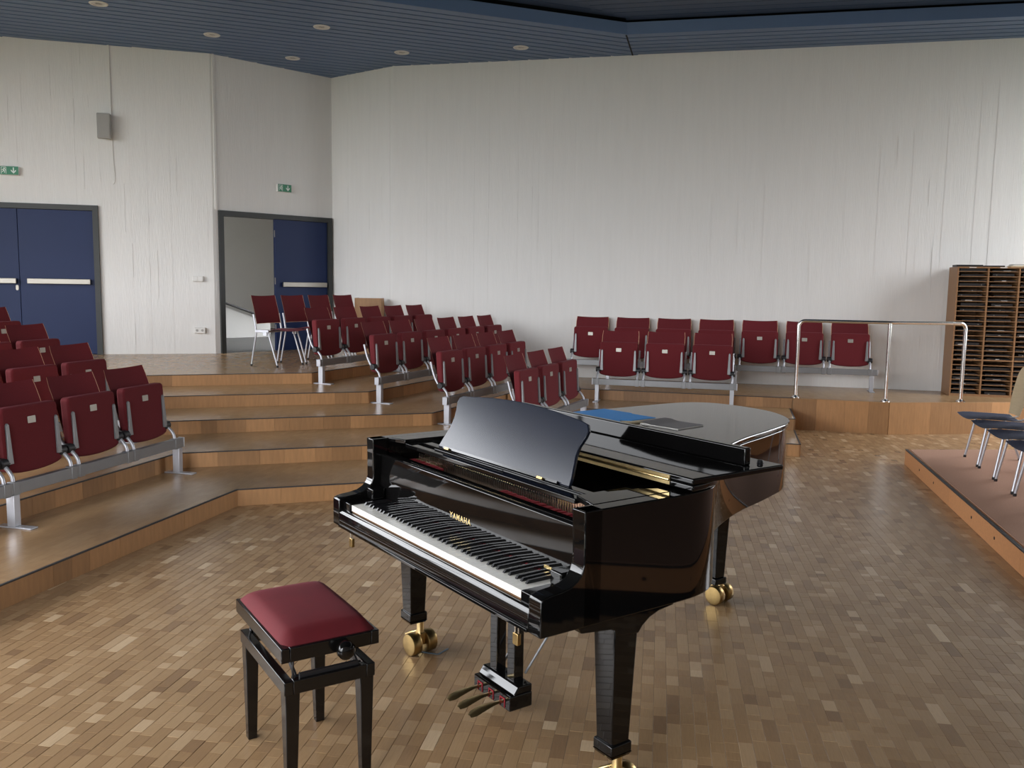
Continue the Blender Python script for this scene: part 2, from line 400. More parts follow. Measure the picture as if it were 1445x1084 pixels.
# ---- walls with board-marked concrete relief
def ribbed_wall(name, a, b, z0, z1, openings=(), seed=1, mat=WALL, rib=True):
    """a,b plan points, interior on the right hand side going a->b; openings (s0,s1,z_lo,z_hi)"""
    rnd = random.Random(seed); d = b-a; Lg = d.length; u = d/Lg; n = Vector((u.y, -u.x)); m = MB()
    cuts = {0.0, Lg}
    for o in openings: cuts |= {o[0], o[1]}
    s = 0.0
    while s < Lg:
        s += rnd.uniform(.075, .125)
        if s < Lg and all(abs(s-c) > .04 for c in cuts): cuts.add(s)
    cuts = sorted(cuts)
    for s0, s1 in zip(cuts, cuts[1:]):
        off = rnd.uniform(-.002, .002) if rib else 0
        mid = (s0+s1)/2; spans = [(z0, z1)]
        for o in openings:
            if o[0]-1e-4 <= mid <= o[1]+1e-4:
                spans = [sp for sp in ((z0, o[2]), (o[3], z1)) if sp[1]-sp[0] > .01]
        for q0, q1 in spans:
            p0, p1 = a+u*s0, a+u*s1; V = []
            for p in (p0, p1):
                for t in (off, -.20):
                    for z in (q0, q1): V.append((p.x+n.x*t, p.y+n.y*t, z))
            m.add(V, [(0,1,5,4),(2,6,7,3),(0,2,3,1),(4,5,7,6),(1,3,7,5),(0,4,6,2)])
            if rib and rnd.random() < .5:      # leak fins along board joints
                for _ in range(rnd.choice((1,1,2))):
                    h = rnd.uniform(.1, .7); zz = rnd.uniform(q0, max(q0+.01, q1-h)); h = min(h, q1-zz)
                    if rnd.random() < .55: zz = q0 + (zz-q0)*.6
                    pc = a+u*(s0+.001); wv = rnd.uniform(.0015, .004)
                    m.bar((pc.x+n.x*.001, pc.y+n.y*.001, zz), (pc.x+n.x*.001, pc.y+n.y*.001, zz+h), wv, .008 if name == 'wall_back_left' else .0045, upv=(n.x, n.y, 0))
    o = m.build(name, mat, smooth=0); tag(o, kind='structure'); return o
TOP = 5.05
lenA = (AB-AF).length
def sA(x): return (Vector((x, wallA_y(x)))-AF).length
DA0, DA1 = sA(-7.72), sA(-5.69)
DOOR_TOP = 5*STEP + 2.035
ribbed_wall('wall_back_left', AF, AB, 0, TOP, [(DA0, DA1, 5*STEP, DOOR_TOP)], 21)
lenB = (BC-AB).length
DB0, DB1 = .075, lenB-.03
ribbed_wall('wall_door', AB, BC, 0, TOP, [(DB0, DB1, 5*STEP, DOOR_TOP)], 22, rib=False)
ribbed_wall('wall_corner', BC, CD, 0, TOP, (), 23)
ribbed_wall('wall_main', CD, DE, 0, TOP, (), 24)
# unseen sides of the hall, with the windows that light it
def plain_wall(name, a, b, openings):
    o = ribbed_wall(name, a, b, 0, TOP, openings, 31, rib=False); return o
lenE = (GE-DE).length
plain_wall('wall_right', DE, GE, [(.12, 3.0, .9, 4.7)])
plain_wall('wall_behind', GE, FG, [(9.6, 15.3, .08, 4.6)])
lenF = (AF-FG).length
plain_wall('wall_left', FG, AF, [(1.5, 12.0, 1.3, 4.5)])
def window_frame(idx, a, b, s0, s1, z0, z1, n):
    u = (b-a).normalized(); nn = Vector((u.y, -u.x)); m = MB(); root = None
    def P(s, z): q = a+u*s-nn*.1; return (q.x, q.y, z)
    m.bar(P(s0, z0+.03), P(s1, z0+.03), .06, .06); m.bar(P(s0, z1-.03), P(s1, z1-.03), .06, .06)
    o = m.build('window_%d' % idx, FRAME, smooth=0); tag(o, kind='structure')
    for i in range(n+1):
        s = s0+.03 + (s1-s0-.06)*i/n
        MB().bar(P(s, z0+.06), P(s, z1-.06), .06, .06, upv=(nn.x, nn.y, 0)).build('mullion', FRAME, o, smooth=0)
window_frame(1, FG, AF, 1.5, 12.0, 1.3, 4.5, 6); window_frame(2, GE, FG, 9.6, 15.3, .08, 4.6, 4); window_frame(3, DE, GE, .12, 3.0, .9, 4.7, 2)
# ground and trees outside the windows
g = MB().box(-60, 60, -60, 60, -.5, -.3).build('ground_outside', GROUND, smooth=0); tag(g, kind='structure')

# ---- ceiling: boarded soffit, fascia and raised dark field
cl = MB().box(-9.2, 9.2, -4, 15.2, 5.02, 5.12).build('ceiling', GAP, smooth=0); tag(cl, kind='structure')
CF = Vector((1.36, 11.35)); dl = Vector((.929, .370)); dr = Vector((.977, -.213))
nl_, nr_ = Vector((-dl.y, dl.x)), Vector((-dr.y, dr.x))       # outward, towards the walls
mit = Vector((1.58, 12.35)) - CF
PIT = .165
def soffit():
    m = MB()
    for k in range(36):
        o0, o1 = k*PIT, k*PIT+PIT-.030
        # left wing: from the mitre going left
        def mitL(o): # point on the mitre at offset o from the left inner edge
            t = o/mit.dot(nl_); return CF + mit*t
        def mitR(o):
            t = o/mit.dot(nr_); return CF + mit*t
        a0, a1 = mitL(o0), mitL(o1); Lw = 12.5
        b0, b1 = a0-dl*Lw, a1-dl*Lw
        m.prism([(b0.x,b0.y),(a0.x-.01,a0.y),(a1.x-.01,a1.y),(b1.x,b1.y)], 'z', CEIL, CEIL+.016)
        if k < 10:
            a0, a1 = mitR(o0), mitR(o1); b0, b1 = a0+dr*8.5, a1+dr*8.5
            m.prism([(a0.x+.01,a0.y),(b0.x,b0.y),(b1.x,b1.y),(a1.x+.01,a1.y)], 'z', CEIL, CEIL+.016)
    o = m.build('soffit_boards', BLUE_C, cl, smooth=0); o['kind'] = 'stuff'
    # backing above the joints
    L0 = CF - dl*12.5; R0 = CF + dr*8.5
    MB().prism([(L0.x,L0.y),(CF.x,CF.y),(R0.x,R0.y),(9,15.1),(-9.1,15.1),(-9.1,L0.y)], 'z', CEIL+.02, CEIL+.03).build('soffit_backing', GAP, cl, smooth=0)
    for nm, a, b, n in (('fascia', L0, CF, nl_), ('fascia', CF, R0, nr_)):
        mm = MB(); p, q = a-n*.01, b-n*.01
        mm.bar((p.x,p.y,CEIL+.07), (q.x,q.y,CEIL+.07), .02, .145).build(nm, BLUE_F, cl, smooth=0)
    m2 = MB()
    for k in range(60):
        o0, o1 = -(k*PIT)-.03, -(k*PIT+PIT-.012)-.03
        a0, a1 = CF+nr_*o0-dr*.25*k*.5, CF+nr_*o1-dr*.25*k*.5
        b0, b1 = CF+nr_*o0+dr*8.0, CF+nr_*o1+dr*8.0
        m2.prism([(a0.x,a0.y),(b0.x,b0.y),(b1.x,b1.y),(a1.x,a1.y)], 'z', 4.965, 4.98)
        a0, a1 = CF+nl_*o0-dl*.25*k*.5*0, CF+nl_*o1
        b0, b1 = CF+nl_*o0-dl*10, CF+nl_*o1-dl*10
        m2.prism([(a0.x,a0.y),(b0.x,b0.y),(b1.x,b1.y),(a1.x,a1.y)], 'z', 4.985, 5.0)
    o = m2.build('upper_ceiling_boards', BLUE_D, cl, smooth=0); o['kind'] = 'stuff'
    sm = MB(); p, q = CF, CF+mit*1.02
    sm.bar((p.x,p.y,CEIL-.001), (q.x,q.y,CEIL-.001), .02, .004).build('mitre_strip', GAP, cl, smooth=0)
soffit()
def downlight():
    t = thing('ceiling_downlight', 'round white-rimmed recessed downlight in the blue slatted ceiling', 'ceiling light', group='recessed downlights in the blue ceiling')
    MB().lathe([(.070,-.002),(.073,-.008),(.080,-.011),(.098,-.008),(.104,-.002),(.104,0),(.070,0)], n=28).build('rim', WHITEP, t)
    MB().lathe([(.072,-.001),(.04,-.002),(.0,-.002)], n=20).build('recess_shade_disc', RECESS_SHADE, t)  # flush disc, the recess shade is put into its dark colour
    return t
dlt = make_tree(downlight())
for i, (x, y) in enumerate([(-4.784,10.415),(-3.902,11.62),(-2.408,11.205),(-3.149,12.735),(-1.566,12.346),(.051,12.007)]):
    o = dlt[0] if i == 0 else dup_tree(dlt); o.location = (x, y, CEIL)

# ---- doors
def push_bar(parent, s0, s1, z, keyhole=None):
    b = MB().box(s0, s1, -.075, -.045, z-.036, z+.036).build('push_bar', ALU, parent, bevel=.006)
    m = MB().box(s0+.01, s0+.06, -.046, -.002, z-.03, z+.03); m.box(s1-.06, s1-.01, -.046, -.002, z-.03, z+.03)
    m.build('bar_mount', BLACKP, b)
def door(idx, a, b, s0, s1, z0, z1, leaves):
    u = (b-a).normalized(); ang = math.atan2(u.y, u.x); p = a + u*s0; Wd = s1-s0; H = z1-z0; fr = .07
    m = MB(); m.box(0, fr, -.04, .16, 0, H); m.box(Wd-fr, Wd, -.04, .16, 0, H); m.box(fr, Wd-fr, -.04, .16, H-fr, H)
    o = m.build('door_%d' % idx, FRAME, smooth=0); o.location = (p.x, p.y, z0); o.rotation_euler = (0, 0, ang); tag(o, kind='structure')
    for l in leaves: l(o, fr, Wd-fr, H-fr)
    return o
def leaf(x0, x1, h, parent, bar=None, lock=None):
    l = MB().box(x0, x1, -.005, .045, .006, h-.004).build('door_leaf', DOOR_B, parent, bevel=.003)
    if bar: push_bar(l, bar[0], bar[1], bar[2])
    if lock:
        MB().prism(rrect(lock[0]-.017, lock[0]+.017, lock[1]-.035, lock[1]+.035, .016), 'y', -.016, -.005).build('lock_plate', ALU, l)
    return l
def leavesA(o, x0, x1, h):
    mid = x1-.93
    leaf(mid+.003, x1-.003, h, o, bar=(mid+.10, x1-.05, 1.0)); leaf(x0+.003, mid-.003, h, o, bar=(x0+.05, mid-.03, 1.0), lock=(mid-.035, .91))
door(1, AF, AB, DA0, DA1, 5*STEP, DOOR_TOP, [leavesA])
def leavesB(o, x0, x1, h):
    mid = x0 + (x1-x0)*.475
    leaf(mid, x1-.003, h, o, bar=(mid+.10, x1-.05, 1.0))
    # the other leaf stands open into the corridor
    l2 = MB().box(-.02, .025, .16, 1.02, .006, h-.004).build('door_leaf', DOOR_B, o, bevel=.003); l2.location = (x0-.02, 0, 0)
    for z in (.35, 1.05, 1.75): MB().cyl((mid-.006, -.006, z-.05), (mid-.006, -.006, z+.05), .007, 8).build('hinge', ALU, o)
door(2, AB, BC, DB0, DB1, 5*STEP, DOOR_TOP, [leavesB])
# corridor behind the open leaf
uB = (BC-AB).normalized(); nB = Vector((uB.y, -uB.x))
def Bp(s, t): q = AB + uB*s - nB*t; return q
cor = [Bp(0, .03), Bp(1.96, .03), Bp(5, 3.0), Bp(5, 7.0), Bp(-4.2, 7.0), Bp(-4.2, 2.7)]
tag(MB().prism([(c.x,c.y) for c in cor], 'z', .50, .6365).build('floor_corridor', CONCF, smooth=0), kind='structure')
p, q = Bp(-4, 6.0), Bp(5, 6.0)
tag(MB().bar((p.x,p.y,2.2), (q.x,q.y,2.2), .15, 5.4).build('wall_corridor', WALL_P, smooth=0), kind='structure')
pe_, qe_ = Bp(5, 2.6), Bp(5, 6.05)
tag(MB().bar((pe_.x,pe_.y,2.2), (qe_.x,qe_.y,2.2), .15, 5.4).build('wall_corridor_light_block', WALL_P, smooth=0), kind='structure')  # unseen end wall, added to keep sky light out of the corridor
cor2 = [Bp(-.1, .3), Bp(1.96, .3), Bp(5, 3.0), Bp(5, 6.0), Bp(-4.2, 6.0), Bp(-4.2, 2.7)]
tag(MB().prism([(c.x,c.y) for c in cor2], 'z', 3.3, 3.4).build('ceiling_corridor_light_block', WALL_P, smooth=0), kind='structure')  # unseen slab, added over the corridor to cut the sky light
# ---- stage platform at the right
PLH = .15
pe0, pe1 = Vector((3.84, 8.37)), Vector((2.30, 1.80))
pu = (pe0-pe1).normalized(); pn = Vector((-pu.y, pu.x))      # towards the floor (left)
if pn.x > 0: pn = -pn
def platform():
    m = MB(); far = pe0 + Vector((4.0, .30)); nr = pe1 + Vector((5.5, -.4))
    o = m.prism([(pe1.x,pe1.y),(nr.x,nr.y),(far.x,far.y),(pe0.x,pe0.y)], 'z', 0.002, PLH-.006).build('stage_platform', CHIP, smooth=0)
    tag(o, 'low carpeted stage platform with orange board edge on the parquet', 'stage platform')
    i0, i1 = pe0 - pn*.022, pe1 - pn*.022
    MB().prism([(i1.x,i1.y),(nr.x,nr.y),(far.x,far.y-.01),(i0.x,i0.y-.01)], 'z', PLH-.006, PLH).build('carpet', CARPET, o, smooth=0)
    a = pe1; tot = (pe0-pe1).length; n = 4
    for k in range(n):
        p0 = a + pu*(tot*k/n+.001) + pn*.009; p1 = a + pu*(tot*(k+1)/n-.001) + pn*.009
        bd = MB().bar((p0.x,p0.y,PLH/2-.002), (p1.x,p1.y,PLH/2-.002), .018, PLH-.008).build('edge_board', CHIP, o, smooth=0)
        for f in (.30, .62):
            pc = p0.lerp(p1, f) + pn*.0095
            MB().cyl((pc.x,pc.y,PLH*.5), (pc.x+pn.x*.002,pc.y+pn.y*.002,PLH*.5), .011, 12).build('bolt_hole', GAP, bd)
    p0, p1 = pe1 + pn*.007, pe0 + pn*.007
    MB().bar((p0.x,p0.y,PLH-.005), (p1.x,p1.y,PLH-.005), .024, .009).build('edge_trim', NOSE, o, smooth=0)
platform()
# second platform module standing on the first, behind the chairs
def module():
    c = Vector((5.28, 8.05)); o = MB().prism([(c.x,c.y),(c.x+2.3,c.y+.1),(c.x+1.4,c.y-4.2),(c.x-.95,c.y-4.1)], 'z', PLH+.001, PLH+.17).build('platform_module', CHIP, bevel=.004, smooth=0)
    tag(o, 'raised red-brown platform block with white round plug behind the navy chairs', 'platform block')
    e = Vector((-.95, -4.1)).normalized(); n = Vector((e.y, -e.x))
    n = n if n.x < 0 else -n
    p = c + e*.25 + n*.001
    MB().cyl((p.x,p.y,PLH+.085), (p.x+n.x*.012,p.y+n.y*.012,PLH+.085), .032, 20).build('plug', WHITEP, o)
module()

# ================================================================== BEAM SEATING
def tip_up_seat():
    t = thing('tip_up_seat', 'seat', 'seat')
    # seat pad folded upright, underside to the front
    bot = [(.235*math.sin(radians(a)), .352 - .045*cos(radians(a*.98))) for a in range(-90, 91, 12)]
    poly = [(x, z) for x, z in bot] + arc(.205, .705, .03, 0, 90, 5) + arc(-.205, .705, .03, 90, 180, 5)
    tilt = MB().prism(poly, 'y', -.034, .034)
    tilt.v = [(x, y + .092 + (z-.38)*.07, z) for x, y, z in tilt.v]
    pad = tilt.build('seat_pad', FABRIC, t, bevel=.014, seg=3, smooth=50)
    for sx in (-1, 1):
        m = MB(); x0 = sx*.205
        pr = [(x0-.019, .385), (x0+.019, .385), (x0+.015, .47), (x0+.010, .63), (x0, .642), (x0-.010, .63), (x0-.015, .47)]
        m.prism(pr, 'y', -.010, .006); m.v = [(x, y + .054 + (z-.38)*.07, z) for x, y, z in m.v]
        m.build('bracket', GREYM, pad, bevel=.002)
    m = MB().prism(rrect(-.033, .033, .618, .662, .004, 2), 'y', -.002, .001); m.v = [(x, y + .056 + (z-.38)*.07, z) for x, y, z in m.v]
    m.build('number_plate', ALU, pad)
    # backrest: padded front on a moulded plywood shell
    def by(z): k = (z-.42)/.445; return .135 + .10*k + .045*k*k
    def grid(hw, z0, z1, dy, n=9, mm=8):
        G = []
        for i in range(mm+1):
            row = []
            for j in range(n+1):
                s = -1 + 2*j/n; z = z0 + (z1-z0)*i/mm; zz = z
                if i == mm: zz = z + .010*s*s
                ww = hw*(1 - .03*(i == mm)*(abs(s) > .99))
                row.append(Vector((s*ww, by(z) - .03*s*s + dy, zz)))
            G.append(row)
        return G
    bk = MB().slab(grid(.226, .44, .863, .010), -.034).build('backrest', FABRIC, t, bevel=.010, seg=2, smooth=60)
    MB().slab(grid(.231, .43, .859, .0105), .030).build('plywood_shell', EDGE_W, bk, smooth=50)
    for sx in (-1, 1):
        x = sx*.247
        path = smooth_path([(x,0,.278),(x,.012,.325),(x,.055,.372),(x,.105,.40),(x,.140,.455),(x,.170,.53),(x,.197,.63)], 4)
        a = MB().tube(path, .0125, 8).build('side_arm', LIGHTM, t, smooth=60)
        m = MB().lathe([(.0,-.034),(.028,-.034),(.034,-.027),(.034,.027),(.028,.034),(.0,.034)], (x - sx*.004, .078, .392), 'x', 14)
        m.build('pivot', BLACKP, a)
    return t
SEAT = make_tree(tip_up_seat()); seat_first = [True]
ORD = ['first', 'second', 'third', 'fourth', 'fifth', 'sixth', 'seventh']
PITCH_S = .567
def seat_row(u, n, c, s_first, sgn, count, lvl, leg_d, lab, group, end_a, end_b, beam_label):
    """row along u at offset c, seat k centred on s_first + sgn*k*pitch"""
    rz = math.atan2(n.y, n.x) + pi/2     # local -y looks along n
    z = lvl*STEP
    for k in range(count):
        p = u*(s_first + sgn*k*PITCH_S) + n*c
        if seat_first[0]: o = SEAT[0]; seat_first[0] = False
        else: o = dup_tree(SEAT)
        o.location = (p.x, p.y, z); o.rotation_euler = (0, 0, rz)
        tag(o, lab % ORD[k], 'seat', group)
    # beam: local x axis along the row
    mid = u*s_first + n*c
    t = thing('seat_beam', beam_label, 'seat frame', (mid.x, mid.y, z), rz, 'steel beams carrying the tip-up seats')
    ex = Vector((cos(rz), sin(rz))); sg = 1 if ex.dot(u) > 0 else -1
    def X(d): return sg*sgn*d
    xa, xb = sorted((X(-end_a), X((count-1)*PITCH_S + end_b)))
    MB().box(xa, xb, -.024, .024, .208, .282).build('rail', GREYM, t, bevel=.003)
    for xe, d in ((xa, -1), (xb, 1)):
        MB().box(min(xe, xe+d*.012), max(xe, xe+d*.012), -.026, .026, .206, .284).build('end_cap', BLACKP if False else LIGHTM, t, bevel=.002)
    for k in range(count):
        for s in (-1, 1):
            xc = X(k*PITCH_S) + s*.247
            MB().box(xc-.024, xc+.024, -.028, .028, .202, .287).build('clamp', GREYM, t, bevel=.003)
    for d in leg_d:
        xc = X(d)
        lg = MB().box(xc-.024, xc+.024, -.030, .030, .008, .206).build('leg', LIGHTM, t, bevel=.003)
        MB().box(xc-.030, xc+.030, -.15, .125, 0, .009).build('foot_plate', LIGHTM, lg, bevel=.002)
ROWOFF = .115
rows_l = ['lowest', 'second-lowest', 'second-highest', 'top']
for k, (s0, cnt) in {1: (5.81, 4), 2: (6.245, 4), 3: (6.70, 3), 4: (7.165, 2)}.items():
    legs = [-.28, 1.39]
    seat_row(uL, nL, cL[k+1] + ROWOFF if k < 4 else cL[5] + ROWOFF, s0, -1, cnt, k, [d for d in legs if d < cnt*PITCH_S],
             '%s maroon tip-up seat from the aisle, ' + rows_l[k-1] + ' row before the closed blue doors', 'seats of the bank before the closed blue doors', .33, .33,
             'grey steel seat beam of the %s row before the closed blue doors' % rows_l[k-1])
for k, (s0, cnt) in {4: (8.55, 5), 3: (8.26, 6), 2: (8.04, 4), 1: (7.84, 3)}.items():
    legs = {4: [-.25, 1.45, 2.5], 3: [-.25, 1.45, 3.08], 2: [-.25, 1.45], 1: [-.25, 1.38]}[k]
    seat_row(uM, nM, cM[k+1] + ROWOFF, s0, 1, cnt, k, legs,
             '%s maroon tip-up seat from the wooden steps, ' + rows_l[k-1] + ' row between steps and white wall', 'seats of the bank between steps and white wall', .30, .33,
             'grey steel seat beam of the %s row between steps and white wall' % rows_l[k-1])
seat_row(uR, nR, -12.00, 1.40, -1, 7, 3, [-.27, 1.43, 3.13], '%s maroon tip-up seat from the steel handrail, row against the white wall', 'seats of the row against the white wall', .33, .33,
         'long grey steel seat beam of the row against the white wall')
seat_row(uR, nR, -10.77, -.305, -1, 3, 2, [-.25, 1.38], '%s maroon tip-up seat from the handrail side, three-seat row beyond the piano tail', 'seats of the three-seat row beyond the piano', .30, .30,
         'short grey steel seat beam of the three-seat row beyond the piano')

# ---- free-standing red chairs on the top tier
def red_chair():
    t = thing('stacking_chair', 'chair', 'chair')
    G = []
    for i in range(7):
        y = -.25 + .42*i/6; G.append([Vector((-.225 + .45*j/6, y, .462 - .010*(1-(j/3-1)**2) - (.018 if i == 0 else 0) - .012*(i/6))) for j in range(7)])
    MB().slab(G, .035).build('seat_pad', FABRIC, t, bevel=.010, smooth=60)
    def by(z): k = (z-.42)/.445; return .165 + .06*k + .04*k*k
    def grid(hw, z0, z1, dy):
        return [[Vector(((-1+2*j/8)*hw, by(z0+(z1-z0)*i/6) - .03*(-1+2*j/8)**2 + dy, z0+(z1-z0)*i/6 + (.01*(-1+2*j/8)**2 if i == 6 else 0))) for j in range(9)] for i in range(7)]
    bk = MB().slab(grid(.222, .525, .86, .008), -.03).build('backrest', FABRIC, t, bevel=.009, smooth=60)
    MB().slab(grid(.227, .52, .855, .0085), .026).build('plywood_shell', EDGE_W, bk, smooth=50)
    for sx in (-1, 1):
        x = sx*.24
        MB().box(x-.012, x+.012, -.04, .165, .415, .452).build('side_plate', LIGHTM, t, bevel=.005)
        MB().tube([(x, .155, .43), (x, .172, .53), (x, .195, .64)], .011, 8).build('back_tube', LIGHTM, t, smooth=60)
        for y0, y1 in ((.15, .235), (-.025, -.165)):
            lg = MB().tube([(x, y0, .43), (x*1.02, y1, .012)], .0105, 8).build('leg', LIGHTM, t, smooth=60)
            MB().lathe([(.012, 0), (.0135, .003), (.0135, .022), (.011, .025)], (x*1.02, y1, 0), 'z', 10).build('leg_cap', BLACKP, lg)
    MB().tube([(-.24, .06, .425), (.24, .06, .425)], .011, 8).build('cross_tube', LIGHTM, t)
    MB().prism(rrect(-.03, .03, .38, .425, .012, 3), 'x', -.27, -.25).build('link_hook', LIGHTM, t, bevel=.003)
    return t
rc = make_tree(red_chair()); rz = math.atan2(nM.y, nM.x) + pi/2
cc = nM.dot(Vector((-3.2, 10.75))) + .21
chair_lab = ['maroon stacking chair standing free before the open doorway, outermost of the linked row',
             'second maroon stacking chair of the linked row before the half-open blue door',
             'third maroon stacking chair of the linked row before the blue door leaf',
             'maroon stacking chair of the linked row nearest the oak box in the corner']
for k in range(4):
    o = rc[0] if k == 0 else dup_tree(rc)
    p = uM*(8.775 + k*.563) + nM*cc; o.location = (p.x, p.y, 5*STEP); o.rotation_euler = (0, 0, rz)
    tag(o, chair_lab[k], 'chair', 'linked stacking chairs on the top tier')

# ---- navy padded plywood chairs on the platform
def navy_chair():
    t = thing('plywood_chair', 'chair', 'chair')
    def shell(hwf, y0, y1, zoff, n=8):
        G = []
        for i in range(n+1):
            k = i/n; y = y0 + (y1-y0)*k; hw = hwf(k)
            z = .415 + zoff - .010*math.exp(-((k)/.10)**2) - .010*k
            G.append([Vector(((-1+2*j/8)*hw, y, z + .012*(-1+2*j/8)**2)) for j in range(9)])
        return G
    st = MB().slab(shell(lambda k: .258*(.93 + .07*min(1, k*6)) - .03*max(0, k-.7), -.33, .12, 0), .011).build('seat_shell', PLY, t, smooth=60)
    MB().slab(shell(lambda k: .250*(.93 + .07*min(1, k*6)) - .03*max(0, k-.7), -.329, .11, .0005), -.022).build('seat_pad', NAVY, st, bevel=.005, smooth=60)
    G = []
    for i in range(11):
        k = i/10; z = .44 + .42*k; hw = .15 + .085*math.sin(min(1, k*1.7)*pi/2) - .07*max(0, k-.8)/.2*max(0, k-.8)/.2
        G.append([Vector(((-1+2*j/8)*hw, .10 + .09*k - .02*(-1+2*j/8)**2, z)) for j in range(9)])
    MB().slab(G, .011).build('back_shell', PLY, t, smooth=60)
    for sx in (-1, 1):
        for y0, y1 in ((-.17, -.235), (.05, .22)):
            x = sx*.20; x1 = sx*.235
            lg = MB().tube([(x, y0,   .395), (x1, y1, .010)], .0105, 8).build('leg', LIGHTM, t, smooth=60)
            MB().lathe([(.012,0),(.013,.003),(.013,.02),(.011,.022)], (x1, y1, 0), 'z', 10).build('leg_cap', BLACKP, lg)
        MB().tube([(sx*.20, -.17,   .395), (sx*.20, .05,   .395)], .0105, 8).build('under_frame', LIGHTM, t)
    MB().tube([(-.20, -.16, .388), (.20, -.16, .388)], .009, 8).build('cross_tube', LIGHTM, t)
    MB().tube(smooth_path([(-.10,.04,  .395),(-.10,.14,.42),(-.09,.165,.50),(-.08,.185,.60)],4), .009, 8).build('back_tube', LIGHTM, t)
    MB().tube(smooth_path([(.10,.04,  .395),(.10,.14,.42),(.09,.165,.50),(.08,.185,.60)],4), .009, 8).build('back_tube', LIGHTM, t)
    return t
nc = make_tree(navy_chair())
f0, f1 = Vector((4.25, 8.0)), Vector((3.835, 6.46)); fu = (f0-f1).normalized(); fn = Vector((-fu.y, fu.x))
fn = fn if fn.x < 0 else -fn
nl = ['navy padded plywood chair on the platform, first from the oak pigeonhole cabinet', 'navy padded plywood chair on the platform, second from the oak pigeonhole cabinet',
      'navy padded plywood chair on the platform, third from the oak pigeonhole cabinet', 'navy padded plywood chair on the platform, fourth from the oak pigeonhole cabinet']
for k in range(4):
    o = nc[0] if k == 0 else dup_tree(nc)
    p = f0 - fu*(.235 + k*.535) - fn*.195
    o.location = (p.x, p.y, PLH+.0005); o.rotation_euler = (0, 0, math.atan2(fn.y, fn.x) + pi/2)
    tag(o, nl[k], 'chair', 'navy chairs on the stage platform')
